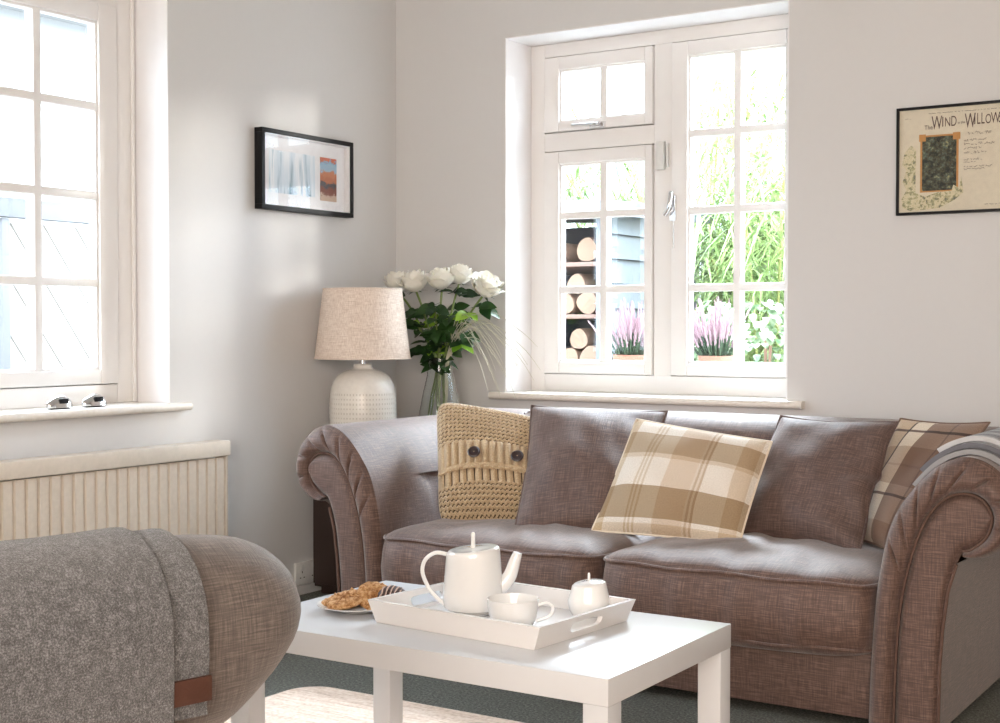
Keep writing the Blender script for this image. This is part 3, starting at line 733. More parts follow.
for zi in range(9):
    z = .075+zi*.0185; r_ = next(BR_[i][0]+(BR_[i+1][0]-BR_[i][0])*(z-BR_[i][1])/(BR_[i+1][1]-BR_[i][1]) for i in range(len(BR_)-1) if BR_[i][1] <= z <= BR_[i+1][1])
    for k in range(64):
        a = 2*pi*k/64; c_, s_ = cos(a), sin(a); w = .0028; h = .0030 if zi % 2 else .0042
        g.add([((r_+.0008)*c_-w*s_, (r_+.0008)*s_+w*c_, z-h),((r_+.0008)*c_+w*s_, (r_+.0008)*s_-w*c_, z-h),((r_+.0008)*c_+w*s_, (r_+.0008)*s_-w*c_, z+h),((r_+.0008)*c_-w*s_, (r_+.0008)*s_+w*c_, z+h)], [(0,1,2,3)])
M['dash'] = plain('impressed_glaze', srgb(206,200,190), .5)
pt_ = g.build('impressed_pattern', M['dash'], lb, smooth=False); pt_['kind'] = 'stuff'
g = MB(); g.lathe([(.013,.340),(.013,.350),(.0105,.352),(.0105,.385),(.015,.388),(.015,.43)], n=24); g.build('neck', M['chrome'], lp, ang=40)
g = MB(); sh = [(.191,.362),(.1925,.362),(.157,.656),(.1555,.656)]
g.lathe([(.1905,.364),(.1925,.362),(.1575,.642),(.1555,.640),(.1905,.364)], n=72, cap=False); shd = g.build('lamp_shade', M['shade'], lp, ang=40)
for r_, z in ((.1925,.364),(.1575,.641)): MB().tube([(r_*cos(2*pi*k/72), r_*sin(2*pi*k/72), z) for k in range(72)], .0028, 6, closed=True).build('shade_trim', M['shade'], shd)
g = MB()
for a in (0, 2.094, 4.189): g.tube([(.012*cos(a), .012*sin(a), .43), (.157*cos(a), .157*sin(a), .632)], .0015, 5)
g.build('shade_carrier', M['chrome'], lp)
VX, VY, VZ = .385, -.215, .5805
vs = thing('glass_vase', 'clear tapered glass vase of white roses on the cabinet, right of the lamp', 'vase', (VX,VY,VZ))
g = MB(); g.lathe([(.0001,0),(.080,0),(.088,.004),(.092,.02),(.091,.08),(.084,.15),(.070,.22),(.054,.29),(.048,.335),(.0475,.362),(.0455,.362),(.0455,.335),(.051,.29),(.067,.22),(.081,.15),(.088,.08),(.088,.02),(.080,.010),(.0001,.010)], n=56, cap=False)
g.build('glass', M['vase'], vs, ang=50)
def water():
    t = NT('vase_water'); return t.set((.95,1,.97), .0, Transmission_Weight=1, IOR=1.33)
M['water'] = water()

def petal(g, c, up, e1, e2, a0, half, rho, hb, ht, flare, rnd):
    """a patch of a cup: radius rho, from height hb to ht, rim flaring outwards"""
    P = []; tw = rnd.uniform(.05,.12)
    for i in range(7):
        t = i/6; row = []
        for j in range(9):
            s = j/8*2-1; hw = half*(.55+.45*sin(pi*min(1, .25+.6*t))); a = a0+s*hw
            top = 1-.22*abs(s)**2.5*t
            rr = rho*(.30+.70*sin(min(1, t*1.5)*pi/2))*(1+tw*s)+flare*t**4*(1-.4*s*s)
            z = hb+(ht-hb)*t*top-abs(flare)*.7*max(0, t-.75)*4*t**4*(.6+.4*s*s)*.5
            row.append(c+(e1*cos(a)+e2*sin(a))*rr+up*z)
        P.append(row)
    g.grid(P)
def leaf(g, base, d, up, L, w):
    d = d.normalized(); sd = d.cross(up).normalized(); nn = sd.cross(d); P = []
    for i in range(8):
        t = i/7; ww = w*sin(pi*t**.8)**.8*(1-.25*t) if 0 < t < 1 else 0
        c = base+d*L*t-nn*L*.22*t*t
        P.append([c-sd*ww+nn*ww*.25, c, c+sd*ww+nn*ww*.25])
    g.grid(P)
def rose(label, head, r, seed, tilt=(0,0)):
    rnd = random.Random(seed); H = Vector(head); base = Vector((VX, VY, VZ+.012)); B = base+Vector((rnd.uniform(-.05,.05), rnd.uniform(-.05,.05), .002))
    neck = Vector((VX+(H.x-VX)*.12, VY+(H.y-VY)*.12, VZ+.355)); root = thing('rose', label, 'flower', B, 'white roses in the glass vase')
    up = Vector((tilt[0], tilt[1], 1)).normalized()
    path = cr([B, B.lerp(neck, .55), neck, neck.lerp(H, .55)+Vector((0,0,.01)), H-up*r*.7], 6)
    g = MB(); g.tube([p-B for p in path], .0046, 6); g.build('stem', M['stem'], root)
    g = MB(); c = H-B-up*r*.70; e1 = up.orthogonal().normalized(); e2 = up.cross(e1)
    k = 0
    for ring, (cnt, rr, hf, ht, fl_) in enumerate(((2,.16,1.6,1.42,.00),(3,.27,1.3,1.46,.02),(3,.40,1.2,1.46,.05),(4,.54,.95,1.42,.08),(5,.68,.85,1.34,.14),(5,.80,.82,1.18,.20),(5,.90,.80,.98,.26))):
        for q in range(cnt):
            petal(g, c, up, e1, e2, 2*pi*(q+ring*.41+rnd.uniform(-.08,.08))/cnt, hf, r*rr, -.02*r, r*ht*rnd.uniform(.94,1.05), r*fl_*rnd.uniform(.6,1.5), rnd)
    fl = g.build('flower_head', M['petal'], root, ang=180)
    g = MB(); 
    for q in range(5):
        a = 2*pi*q/5; leaf(g, c, (e1*cos(a)+e2*sin(a))*1.0+up*.1, up, r*.8, r*.12)
    g.build('sepal', M['leaf'], root)
    for q in range(7):
        t = rnd.uniform(.54,.93); p = path[int(t*(len(path)-1))]-B; a = rnd.uniform(0, 6.28); d = Vector((cos(a), sin(a)-.3, rnd.uniform(-.5,.25))); up_ = Vector((rnd.uniform(-.3,.6), rnd.uniform(-1.3,-.2), .6))
        g = MB(); tip = p+d*.028; g.tube([p, p+d*.03], .0012, 5)
        for dd, LL in ((d, .080),(Vector((-d.y, d.x, d.z))*.9+d*.4, .066),(Vector((d.y, -d.x, d.z))*.9+d*.4, .066)):
            leaf(g, tip, dd, up_, LL*rnd.uniform(.9,1.2), .027)
        g.build('leaf', M['leaf2'] if rnd.random() < .22 else M['leaf'], root, ang=180)
R_ = .056
rose('white rose partly hidden behind the top of the lampshade', (.135,-.170,1.262), .058, 11)
rose('white rose with a wide full bloom just right of the lampshade', (.270,-.235,1.258), .060, 12, (-.1,-.2))
rose('white rose in the middle of the bunch', (.403,-.235,1.266), .058, 13, (0,-.25))
rose('white rose highest in the bunch, behind the middle bloom', (.450,-.165,1.286), .056, 14, (.1,0))
rose('white rose leaning out furthest to the right towards the window', (.622,-.225,1.236), .063, 15, (.55,-.2))
def greenery(label, tip, seed):
    rnd = random.Random(seed); B = Vector((VX+rnd.uniform(-.05,.05), VY+rnd.uniform(-.05,.05), VZ+.014)); T_ = Vector(tip)
    neck = Vector((VX+(T_.x-VX)*.15+rnd.uniform(-.01,.01), VY+(T_.y-VY)*.15, VZ+.355)); root = thing('greenery_stem', label, 'foliage', B, 'leafy stems in the glass vase')
    path = cr([B, B.lerp(neck, .5), neck, T_], 7); MB().tube([p-B for p in path], .0042, 6).build('stem', M['stem'], root)
    for q in range(6):
        p = path[min(len(path)-1, int((.62+.38*q/5)*(len(path)-1)))]-B; a = rnd.uniform(0, 6.28); up_ = Vector((rnd.uniform(-.3,.6), rnd.uniform(-1.3,-.2), .6)); g = MB()
        for da in (0, 1.9, 3.9): leaf(g, p, Vector((cos(a+da), sin(a+da)-.2, rnd.uniform(-.4,.3))), up_, rnd.uniform(.06,.085), .026)
        g.build('leaf', M['leaf'], root, ang=180)
greenery('dark leafy stem low on the left of the bouquet beside the lampshade', (.30,-.26,1.08), 31)
greenery('dark leafy stem in the middle of the bouquet under the blooms', (.40,-.27,1.15), 32)
greenery('dark leafy stem on the right of the bouquet, above the wispy grass', (.50,-.25,1.12), 33)
# wispy grass
gr_ = thing('ornamental_grass', 'wispy pale grass blades arching out of the vase towards the window sill', 'grass', (VX+.02,VY-.01,VZ+.012)); g = MB(); rnd = random.Random(3)
for k in range(22):
    a = rnd.uniform(-.5,.35); L_ = rnd.uniform(.24,.44); h = rnd.uniform(-.06,.16); z0 = .36
    pts = cr([(0,0,0),(.02*cos(a),.02*sin(a),.2),(.035*cos(a),.03*sin(a),z0),(L_*.45*cos(a),L_*.45*sin(a)-.02,z0+.10+h*.5),(L_*.8*cos(a),L_*.8*sin(a)-.02,z0+h*.7),(L_*cos(a),L_*sin(a)-.02,z0-.12+h)], 5)
    g.tube(pts, [.0021*(1-.7*i/len(pts)) for i in range(len(pts))], 4)
bl_ = g.build('blade', M['grassw'], gr_); bl_['kind'] = 'stuff'

# ------------------------------------------------------------------ pictures
pf = thing('picture_frame', 'black box frame with white mount and two prints, one painted with a window reflection, on the left wall', 'picture', (.0,-.620,1.677)); pf.rotation_euler = (radians(0),0,0)
W2, H2, FD = .276, .155, .040
g = MB()
for q in ((-W2,W2,H2-.018,H2),(-W2,W2,-H2,-H2+.018),(-W2,-W2+.018,-H2+.018,H2-.018),(W2-.018,W2,-H2+.018,H2-.018)): g.box(.001, FD, q[0], q[1], q[2], q[3])
g.build('frame', M['black'], pf, bevel=.0015)
box('mount', M['mat'], pf, .004,.010,-W2+.018,W2-.018,-H2+.018,H2-.018,0)
def poster_small():
    t = NT('orange_blue_landscape_print'); tc = t.n('TexCoord'); sx = t.n('SeparateXYZ'); t.l(tc.outputs['Object'], sx.inputs[0])
    f = t.noise(t.mapping('Object'), 45, 5, .75); z = t.math('ADD', sx.outputs[2], t.math('MULTIPLY', t.math('SUBTRACT', f, .5), .09))
    zz = t.math('ADD', t.math('MULTIPLY', z, 1/.19), .5)
    c = t.ramp(zz, [(0, srgb(196,170,150)), (.12, srgb(120,60,40)), (.28, srgb(60,60,66)), (.38, srgb(176,100,60)), (.52, srgb(190,120,80)), (.62, srgb(150,180,200)), (.8, srgb(120,170,200)), (.84, srgb(190,96,60))], 'CONSTANT')
    return t.set(c, .5)
box('print', poster_small(), pf, .010,.0115,.098,.200,-.095,.080,0)
def pr2():
    t = NT('painted_window_reflection'); f = t.noise(t.mapping('Object', (1,9,1.2)), 2, 3)
    c = t.ramp(f, [(.35, srgb(60,120,140)), (.45, srgb(206,220,230)), (.6, srgb(236,240,244)), (.7, srgb(150,180,196))]); return t.set(c, .5)  # blue and white streaks paint the back window's reflection into this print
box('print', pr2(), pf, .010,.0115,-.205,.065,-.085,.080,0)
box('glazing', M['picglass'], pf, .036,.038,-W2+.018,W2-.018,-H2+.018,H2-.018,0)
g = MB(); a_, b_ = W2-.018, H2-.018
for q in ((-a_,-a_+.004,-b_,b_),(a_-.004,a_,-b_,b_),(-a_,a_,-b_,-b_+.004),(-a_,a_,b_-.004,b_)): g.box(.010,.035,*q)
g.build('spacer', M['mat'], pf, smooth=False)

def text(body, size, x, z, mat, parent, y=-.0125, name='lettering', sx=1.0, rot=0):
    cu = bpy.data.curves.new(name, 'FONT'); cu.body = body; cu.size = size; cu.extrude = .0002
    o = bpy.data.objects.new(name, cu); COL.objects.link(o)
    dg = bpy.context.evaluated_depsgraph_get(); me = bpy.data.meshes.new_from_object(o.evaluated_get(dg)); COL.objects.unlink(o); bpy.data.objects.remove(o)
    me.materials.clear(); me.materials.append(mat); q = bpy.data.objects.new(name, me); link(q, parent)
    q.location = (x, y, z); q.rotation_euler = (radians(90), 0, rot); q.scale = (sx, 1.18, 1); return q
pp = thing('picture_frame', 'thin black frame with a cream illustrated title poster on the back wall', 'picture', (2.395,-.001,1.645))
pp.rotation_euler = (0, radians(0.0), 0)
HW = .199; HH = .186
g = MB()
for q in ((-HW,HW,HH-.009,HH),(-HW,HW,-HH,-HH+.009),(-HW,-HW+.009,-HH+.009,HH-.009),(HW-.009,HW,-HH+.009,HH-.009)): g.box(q[0], q[1], -.020, 0, q[2], q[3])
g.build('frame', M['black'], pp, bevel=.001)
M['cream'] = plain('cream_poster_paper', srgb(220,211,190), .7)
po = box('poster', M['cream'], pp, -HW+.009, HW-.009, -.010, -.003, -HH+.009, HH-.009, 0)
M['ink'] = plain('brown_ink', srgb(84,58,50), .7)
def painting():
    t = NT('dark_woodland_painting'); v = t.mapping('Object'); f = t.noise(v, 55, 5, .75); g_ = t.noise(v, 60, 3)
    c = t.ramp(f, [(.38, srgb(16,19,20)), (.47, srgb(38,46,36)), (.53, srgb(92,84,52)), (.57, srgb(52,84,88)), (.66, srgb(170,165,110))])
    return t.set(c, .6)
def fade_plants():
    t = NT('pale_plant_drawing'); v = t.mapping('Object'); f = t.noise(v, 70, 4, .8)
    c = t.ramp(f, [(.36, srgb(96,100,96)), (.46, srgb(168,164,120)), (.54, srgb(222,212,184)), (.64, srgb(200,190,150))]); return t.set(c, .7)
M['painting'] = painting(); M['plants'] = fade_plants(); M['ochre'] = plain('ochre_border', srgb(196,142,80), .7)
yp = -.0102
box('picture_border', M['ochre'], po, -.118,.012,yp-.0004,yp,-.110,.086,0)
box('painting', M['painting'], po, -.111,.005,yp-.0008,yp-.0004,-.105,.080,0)
for x0, x1 in ((-.122,-.099),(-.007,.018)): box('border_corner', M['ochre'], po, x0, x1, yp-.0012, yp-.0008, .066, .090, 0)
def blob(name, pts, mat, dy):
    g = MB(); n = len(pts); g.add([(x, dy, z) for x, z in pts]+[(x, dy+.0003, z) for x, z in pts], [tuple(range(n)), tuple(range(2*n-1, n-1, -1))]+[(k, (k+1)%n, n+(k+1)%n, n+k) for k in range(n)])
    return g.build(name, mat, po, smooth=False)
blob('plant_drawing', [(-.178,-.160),(-.150,-.172),(-.134,-.165),(-.132,.040),(-.150,.055),(-.172,.030),(-.180,-.01),(-.165,-.03),(-.178,-.07),(-.165,-.10),(-.182,-.13)], M['plants'], yp-.0006)
blob('meadow_drawing', [(-.134,-.172),(-.05,-.165),(.0,-.14),(.03,-.115),(.022,-.062),(.014,-.10),(-.005,-.088),(-.01,-.108),(-.06,-.112),(-.10,-.125),(-.134,-.11)], M['plants'], yp-.0009)
yt = yp-.0006
text('The', .018, -.104, .106, M['ink'], po, yt)
for w_x, ch, sz, wd in ((-.080,'W',.056,.62),(-.046,'I',.042,.8),(-.036,'N',.038,.72),(-.015,'D',.042,.66)): text(ch, sz, w_x, .112 if ch != 'W' else .105, M['ink'], po, yt, sx=wd)
text('in the', .011, .008, .118, M['ink'], po, yt)
xx = .032
for ch, sz, wd in (('W',.060,.58),('I',.046,.7),('L',.046,.56),('L',.046,.56),('O',.038,.66),('W',.044,.66),('S',.042,.66)):
    text(ch, sz, xx, .112 if sz < .05 else .102, M['ink'], po, yt, sx=wd); xx += sz*wd*.93*{'W':.90,'I':.34,'L':.58,'O':.80,'S':.66}[ch]
rnd = random.Random(5); 
def squiggle(x0, x1, z, h):
    g = MB(); pts = []; x = x0
    while x < x1:
        pts.append((x, yt, z+rnd.uniform(-h, h))); x += rnd.uniform(.0015,.003)
        if rnd.random() < .14 and len(pts) > 2:
            g.tube(pts, .0006, 4); pts = []; x += .003
    if len(pts) > 1: g.tube(pts, .0006, 4)
    g.build('small_writing', M['ink'], po, smooth=False)
for x0, x1, z, h in ((.042,.12,.083,.005),(.030,.105,.060,.005),(.030,.13,.047,.005),(.030,.09,.032,.005),(.030,.105,.018,.005),(.030,.095,-.005,.004),(.030,.07,-.014,.002),(.030,.125,-.030,.003),(.030,.10,-.038,.003),(-.17,-.150,.147,.002),(-.09,.18,.160,.001),(.10,.18,-.160,.002)): squiggle(x0, x1, z, h)
box('glazing', M['picglass'], pp, -HW+.009, HW-.009, -.0175, -.0165, -HH+.009, HH-.009, 0)

# ------------------------------------------------------------------ two chrome catches on the left sill
def gadget(label, y):
    t = thing('chrome_car', label, 'ornament', (-.030, y, .8002), 'chrome ornaments on the left window sill')
    n = 14; P = []
    for i in range(n+1):
        s = i/n; x = -.034+.068*s
        top = .006+.019*sin(pi*min(1, .15+.80*s))**.8*(.35+.65*s) if s < 1 else .010
        w = .013*(sin(pi*(.10+.62*s)))**.6 if s < 1 else .008
        if s == 0: top, w = .009, .002
        P.append([(w*cos(a)*1.4, x*1.4, .004+2.1*max(0.0, sin(a))*top+min(0, sin(a))*.002) for a in [2*pi*k/16 for k in range(16)]])
    g = MB(); g.grid(P, cv=True); g.f += [tuple(range(16)), tuple(n*16+k for k in range(16))]; g.m += [0,0]
    g.build('body', M['chrome'], t, ang=60)
    box('base', M['black'], t, -.010,.010,-.036,.040,0,.004,.001)
    box('side_window', M['black'], t, .012,.0188,-.008,.026,.018,.034,.001)
gadget('small chrome streamlined ornament, left one of the pair on the left window sill', -1.800)
gadget('small chrome streamlined ornament, right one of the pair on the left window sill', -1.655)

# ------------------------------------------------------------------ armchair in the foreground, seen from behind
AC = Vector((2.345, -3.262)); th = radians(13)
ch = thing('armchair', 'taupe linen armchair with a thick rounded backrest in the left foreground', 'armchair', (AC.x, AC.y, 0), rz=-th)
# local frame: +y runs along the back towards its far end (y = 0 there), -x is the facing direction
prof = [(-1.10,.50),(-1.10,.66),(-1.04,.745),(-.95,.768),(-.6,.771),(-.25,.772),(-.14,.768),(-.07,.752),(-.022,.718),(0,.672),(-.002,.630),(-.024,.588),(-.062,.546),(-.12,.505),(-.19,.475),(-.28,.457),(-.5,.45),(-.85,.45),(-1.03,.46)]
pf_ = resample([*cr([(a,b_,0) for a,b_ in prof], 6, closed=True), Vector((prof[0][0], prof[0][1], 0))], 121)[:-1]
n = len(pf_); ctr = Vector((-.5,.60,0)); Rr = .115
def insetc(am):
    out = []
    for i in range(n):
        a_, b_ = pf_[i-1], pf_[(i+1)%n]; d = (b_-a_).normalized(); nn_ = Vector((d.y, -d.x, 0))
        med = Vector((max(-.98, min(-.14, pf_[i].x)), .62, 0)); d_ = med-pf_[i]; out.append(pf_[i]+d_.normalized()*min(am, d_.length*.97))
    return out
P = []
K = 16
for k in range(K+1):
    ph = pi*k/K; am = Rr*(1-sin(ph)); xx = Rr*cos(ph)
    P.append([(-Rr+xx, q.x, q.y) for q in insetc(am)])
g = MB(); g.grid(P, cv=True); g.f += [tuple(range(n)), tuple(K*n+k for k in range(n))]; g.m += [0,0]
g.build('backrest', M['chairlinen'], ch, ang=60)
box('back_panel', M['chairlinen'], ch, -.20,-.035,-.96,-.245,.10,.50,.02); box('seat_base', M['chairlinen'], ch, -.86,-.205,-.98,-.30,.10,.395,.02)
box('seat_cushion', M['chairlinen'], ch, -.88,-.235,-.90,-.30,.397,.48,.03)
for y0, y1 in ((-.299,-.19),(-1.06,-.91)): box('armrest', M['chairlinen'], ch, -.86,-.235,y0,y1,.12,.56,.04)
for x, y in ((-.80,-.24),(-.14,-.34),(-.80,-1.0),(-.14,-.95)):
    g = MB(); g.lathe([(.014,0),(.022,.10),(.024,.12)], (x, y, .0), 16); g.build('leg', M['dkwood'], ch)
# throw over the back
tw = thing('wool_throw', 'grey wool felt throw with a leather strap draped over the armchair back', 'throw', (AC.x, AC.y, .78), rz=-th)
def drape(name, y0, y1, off, zend, ztop=.771, zf=.62):
    cen = Vector((-Rr, ztop-Rr)); path = [(-2*Rr-off, zf)]
    for k in range(17):
        a = pi-pi*k/16; path.append((cen.x+(Rr+off)*cos(a), cen.y+(Rr+off)*sin(a)))
    path += [(off+.001, .62),(off+.000, .56),(off-.001, zend+.02),(off-.002, zend)]
    P = []; m = 12
    outer = path; th_ = .007
    for j in range(m+1):
        y = y0+(y1-y0)*j/m; row = []
        dz = 0
        for x, z in path: row.append((x, y+.012*(z-.6), z-.78+.0018*sin(y*17+x*9)))
        P.append(row)
    g = MB(); g.grid(P); o = g.build(name, M['felt'], tw, ang=80)
    md = o.modifiers.new('thick', 'SOLIDIFY'); md.thickness = th_*1.6; md.offset = 0
    bv = o.modifiers.new('round', 'BEVEL'); bv.width = .004; bv.segments = 3; bv.limit_method = 'ANGLE'
    return o
drape('lower_layer', -1.0, -.215, .006, .545, zf=.66)
drape('upper_layer', -1.02, -.272, .015, .40, zf=.60)
g = MB(); g.box(.009,.0175,-.30,-.2135,-.78+.566,-.78+.600); g.build('leather_strap', M['leather'], tw, bevel=.002)

# ------------------------------------------------------------------ outside
struct(box('ground', M['patio'], None, -14, 12, .3, 14, -.12, -.02, 0)); struct(box('ground', M['patio'], None, -14, -.3, -14, .3, -.12, -.02, 0))
struct(box('trim_7', M['patio'], None, .50, 2.1, .30, .66, .775, .815, .004))
def pot_plant(label, x, y, z, seed, s=1.0):
    t = thing('potted_heather', label, 'plant', (x, y, z), 'heathers on the outer ledge'); rnd = random.Random(seed)
    g = MB(); g.lathe([(.0001,0),(.052,0),(.056,.004),(.070,.105),(.078,.108),(.080,.135),(.072,.135),(.070,.12),(.0001,.118)], n=32, cap=False); g.build('pot', M['terra'], t, ang=40)
    ga = MB(); gb = MB()
    for k in range(95):
        a = rnd.uniform(0, 6.28); r_ = rnd.uniform(0,.062); L_ = rnd.uniform(.12,.27)*s; tl = r_/.062*.5+rnd.uniform(-.2,.2)
        p0 = Vector((r_*cos(a), r_*sin(a), .118)); d = Vector((sin(tl)*cos(a), sin(tl)*sin(a), cos(tl)))
        ga.tube([p0, p0+d*L_*.45], [.0025,.004], 4)
        for q in range(4): leaf(ga, p0+d*L_*.1*q, Vector((cos(a+q*2), sin(a+q*2), .8)), Vector((0,0,1)), .028, .003)
        gb.tube([p0+d*L_*(.40+.06*q)+Vector((rnd.uniform(-1,1), rnd.uniform(-1,1), 0))*.002 for q in range(11)], [.002,.0045,.003,.005,.003,.0045,.003,.004,.0025,.003,.001], 5)
    fo = ga.build('foliage', M['heathleaf'], t); fo['kind'] = 'stuff'; fb = gb.build('blossom', M['heather'], t); fb['kind'] = 'stuff'
pot_plant('pink heather in a terracotta pot seen through the left half of the back window', .905, .48, .8155, 1)
pot_plant('pink heather in a terracotta pot seen through the right half of the back window', 1.305, .48, .8155, 2)
# log store
ls = thing('log_store', 'dark slate-grey timber log store with shelves, outside the back window', 'log store', (-.35,1.5,-.02))
g = MB()
for k in range(13): g.add([(.566,0,.02+k*.13),(.566,1.1,.02+k*.13),(.590,1.1,.02+k*.13),(.590,0,.02+k*.13),(.566,0,.145+k*.13),(.566,1.1,.145+k*.13),(.572,1.1,.145+k*.13),(.572,0,.145+k*.13)], [(0,3,2,1),(4,5,6,7),(0,1,5,4),(1,2,6,5),(2,3,7,6),(3,0,4,7)])
g.build('side_cladding', M['slate'], ls, smooth=False)
box('corner_post', M['slate'], ls, .530,.575,-.02,.04,0,1.70,.003)
box('corner_post', M['slate'], ls, -.60,-.555,-.02,.04,0,1.70,.003)
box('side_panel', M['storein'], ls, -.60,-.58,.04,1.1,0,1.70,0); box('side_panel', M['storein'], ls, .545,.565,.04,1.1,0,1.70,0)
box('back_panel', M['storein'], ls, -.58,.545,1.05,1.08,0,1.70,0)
for z in (.55,.84,1.135,1.41): box('shelf', M['shelf'], ls, -.58,.545,.0,1.04,z,z+.022,.001)
g = MB(); g.add([(-.7,-.10,1.72),(.66,-.10,1.66),(.66,1.2,1.70),(-.7,1.2,1.76),(-.7,-.10,1.80),(.66,-.10,1.74),(.66,1.2,1.78),(-.7,1.2,1.84)], [(0,3,2,1),(4,5,6,7),(0,1,5,4),(1,2,6,5),(2,3,7,6),(3,0,4,7)])
g.build('roof', M['slate'], ls, smooth=False)
def make_log(R_, L_, seed):
    rnd = random.Random(seed); t = thing('log', '', 'log', (0,0,0)); n = 18; ph = rnd.uniform(0,6)
    rr = [R_*(1+.06*sin(3*2*pi*k/n+ph)+rnd.uniform(-.03,.03)) for k in range(n)]
    P = [[(rr[k]*cos(2*pi*k/n), y, rr[k]*sin(2*pi*k/n)) for k in range(n)] for y in (0, L_)]
    MB().grid(P, cv=True).build('bark', M['bark'], t, ang=60)
    g = MB(); g.add([(rr[k]*.96*cos(2*pi*k/n), -.002, rr[k]*.96*sin(2*pi*k/n)) for k in range(n)]+[(rr[k]*.96*cos(2*pi*k/n), .004, rr[k]*.96*sin(2*pi*k/n)) for k in range(n)], [tuple(range(n)), tuple(range(2*n-1, n-1, -1))]+[(k, (k+1)%n, n+(k+1)%n, n+k) for k in range(n)])
    g.build('cut_end', M['logend'], t, smooth=False); return t
protos = [make_log(1.0, 3.6, q) for q in range(3)]
def log_at(x, z, R_, k, label, rz=0, first=[True]*3, y=1.53):
    o = protos[k]
    if first[k]: first[k] = False
    else: o = dup(protos[k])
    o.location = (x, y, z+R_); o.scale = (R_, .085, R_); o.rotation_euler = (0, k*.7, rz); o['label'] = label; o['group'] = 'cut logs in the log store'; return o
shelf = [-.02+.572, -.02+.862, -.02+1.157, -.02+1.432]
i_ = 0
log_at(.10, shelf[2], .062, 0, 'cut log lying on the upper visible shelf, next to the post of the log store')
log_at(-.035, shelf[2], .058, 1, 'cut log on the upper visible shelf, left of the one by the post')
log_at(.035, shelf[2]+.105, .055, 2, 'cut log stacked highest on the upper visible shelf of the log store')
log_at(.10, shelf[3], .065, 1, 'pale cut log alone on the top shelf of the log store')
log_at(-.08, shelf[3], .055, 0, 'cut log at the left end of the top shelf of the log store')
log_at(.12, shelf[1], .065, 2, 'cut log on the lower visible shelf, next to the post of the log store')
log_at(-.01, shelf[1], .060, 0, 'cut log on the lower visible shelf, left of the one by the post')
log_at(.05, shelf[1]+.11, .055, 1, 'cut log stacked on top of the pile on the lower visible shelf')
for k in range(4): log_at(.10-.13*k, shelf[0], .060, k % 3, 'cut log on the bottom row of the log store, below the window view')
# bamboo clumps
def blade(g, p, az, L_, w, droop, pitch):
    d = Vector((cos(az), sin(az), 0)); sd = Vector((-sin(az), cos(az), 0)); P = []
    for i in range(5):
        t = i/4; ww = w*(1-t)**.6*(.5+t) if t < 1 else 0.0003
        c = p+d*L_*(t*cos(pitch))+Vector((0,0,1))*L_*(t*sin(pitch)-droop*t*t)
        P.append([c-sd*ww, c+sd*ww])
    g.grid(P)
def bamboo(label, x, y, H, R_, nl, nc, seed, mat='bamboo', lo=.2):
    rnd = random.Random(seed); t = thing('bamboo_clump', label, 'bamboo', (x, y, -.02)); gc = MB(); gl = MB()
    for c in range(nc):
        a = rnd.uniform(0, 6.28); r_ = rnd.uniform(0, R_*.4); p0 = Vector((r_*cos(a), r_*sin(a), 0)); h = H*rnd.uniform(.6,1.05); lean = rnd.uniform(.2,.75)*R_*2
        top = p0+Vector((cos(a)*lean, sin(a)*lean, h)); mid = p0.lerp(top, .55)-Vector((cos(a), sin(a), 0))*lean*.25
        path = cr([p0, mid, top], 8); gc.tube(path, .008, 5)
        for k in range(nl//nc):
            tt = lo+(1-lo)*rnd.random()**.8; p = path[min(len(path)-1, int(tt*len(path)))]+Vector((rnd.uniform(-1,1), rnd.uniform(-1,1), rnd.uniform(-.5,.5)))*.22
            blade(gl, p, rnd.uniform(0, 6.28), rnd.uniform(.22,.50), rnd.uniform(.006,.013), rnd.uniform(.3,1.1), rnd.uniform(-.1,1.0))
    gc.build('cane', M['cane'], t)['kind'] = 'stuff'
    gl.build('foliage', M[mat], t, ang=180)['kind'] = 'stuff'
bamboo('bright arching bamboo filling the middle of the right half of the back window', -.02, 3.3, 2.6, .55, 3600, 10, 21)
bamboo('bright bamboo behind the right-hand panes of the back window', 0.78, 2.45, 2.3, .5, 2900, 8, 22)
bamboo('shaded bamboo behind the log store roof', -1.75, 3.4, 2.6, .6, 1900, 14, 23, 'bamboo', .5)
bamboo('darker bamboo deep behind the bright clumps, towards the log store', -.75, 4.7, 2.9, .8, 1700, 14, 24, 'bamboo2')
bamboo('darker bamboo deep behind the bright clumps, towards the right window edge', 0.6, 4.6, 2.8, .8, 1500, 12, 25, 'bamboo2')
# ivy bush
iv = thing('ivy_bush', 'pale variegated ivy bush low in the right-hand panes of the back window', 'shrub', (1.12,1.35,-.02)); rnd = random.Random(8)
g = MB(); gs = MB()
for k in range(7):
    a = rnd.uniform(0, 6.28); gs.tube([(0,0,0),(.1*cos(a),.1*sin(a),.6),(.2*cos(a),.12*sin(a),1.05)], .008, 5)
for k in range(1150):
    a = rnd.uniform(0, 6.28); z = rnd.uniform(.3,1.22); rr = .34*sin(pi*min(1, z/1.5))**.5*rnd.uniform(.75,1.0); p = Vector((rr*cos(a), rr*sin(a), z))
    leaf(g, p, Vector((cos(a)*.6, sin(a)*.6, rnd.uniform(-.7,.1))), Vector((cos(a), sin(a), .8)), rnd.uniform(.04,.065), rnd.uniform(.016,.025))
g.build('foliage', M['ivy'], iv, ang=180)['kind'] = 'stuff'; gs.build('stem', M['bark'], iv)['kind'] = 'stuff'
# garden fence behind the shrubs
fb = thing('garden_fence', 'pale boarded garden fence behind the bamboo', 'fence', (0,5.6,-.02))
g = MB()
for k in range(40): g.box(-3.5+k*.2, -3.32+k*.2, 0, .02, 0, 1.9)
g.build('board_panel', M['fencew'], fb, smooth=False); box('top_rail', M['fencew'], fb, -3.5,4.5,-.03,.0,1.75,1.85,0)
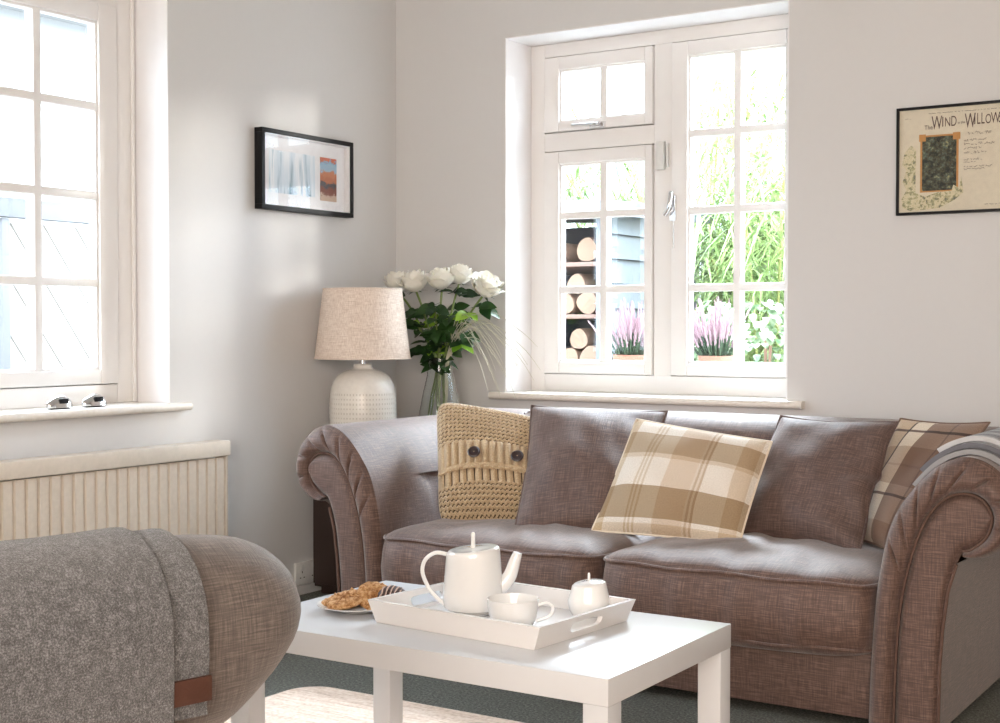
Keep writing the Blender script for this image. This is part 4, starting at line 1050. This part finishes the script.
# left side: fence with diagonal boards, neighbouring house
fl = thing('diagonal_fence', 'pale gate panel of diagonal boards with grey rail, outside the left window', 'fence', (-1.5,-.88,-.02))
g = MB(); Y1_, Z1_ = 1.9, 1.555
k = -14
while k < 16:      # diagonal boards falling to the right, clipped to the panel
    c0 = k*.135; pts_ = []
    def clip(poly, f):
        out = []
        for i in range(len(poly)):
            a_, b_ = poly[i-1], poly[i]; fa, fb_ = f(a_), f(b_)
            if fa >= 0 and fb_ >= 0: out.append(b_)
            elif fa >= 0 or fb_ >= 0:
                t = fa/(fa-fb_); m_ = (a_[0]+(b_[0]-a_[0])*t, a_[1]+(b_[1]-a_[1])*t); out.append(m_)
                if fb_ >= 0: out.append(b_)
        return out
    y0 = c0*1.35; poly = [(y0, 1.6),(y0+.170, 1.6),(y0+.170+1.6*.72, 0),(y0+1.6*.72, 0)]
    for f in (lambda p: p[0]-.02, lambda p: Y1_-p[0], lambda p: p[1]-.05, lambda p: Z1_-p[1]):
        if poly: poly = clip(poly, f)
    if len(poly) > 2:
        m = len(poly); g.add([(0, a, b_) for a, b_ in poly]+[(-.02, a, b_) for a, b_ in poly], [tuple(range(m)), tuple(range(2*m-1, m-1, -1))]+[(i, (i+1)%m, m+(i+1)%m, m+i) for i in range(m)])
    k += 1
g.build('board_panel', M['fencew'], fl, smooth=False)
box('fence_post', M['fenceg'], fl, -.03,.03,-.035,.005,0,1.57,.003); box('fence_post', M['fencew'], fl, -.05,-.03,-.10,-.036,0,1.64,.003)
box('top_rail', M['fenceg'], fl, -.02,.04,-.06,Y1_,1.575,1.66,.003); box('capping', M['fencew'], fl, -.05,.07,-.2,Y1_,1.70,1.72,.003)
hs = thing('neighbour_house', 'white rendered house with grey roof far beyond the left window', 'house', (-9,0,-.02))
box('wall', M['render'], hs, -4,0,-4.5,6,0,4.6,0)
g = MB(); g.add([(-4.3,-4.9,4.55),(.45,-4.9,4.55),(.45,6.3,4.55),(-4.3,6.3,4.55),(-2,-4.9,6.4),(-2,6.3,6.4)], [(0,1,2,3),(1,2,5,4),(0,4,5,3),(0,1,4),(3,2,5)]); g.build('roof', M['roof'], hs, smooth=False)
for y0, z0 in ((-2.6,2.7),(.2,2.7),(2.8,2.7),(-2.6,.9),(.2,.9),(2.8,.9)):
    f_ = box('window', M['gloss'], hs, .0,.05,y0,y0+1.2,z0,z0+1.2,0); box('pane', M['slate'], f_, .04,.055,y0+.08,y0+1.12,z0+.08,z0+1.12,0)
box('porch_roof', M['roof'], hs, 0,.9,-1.2,.0,2.25,2.4,0)
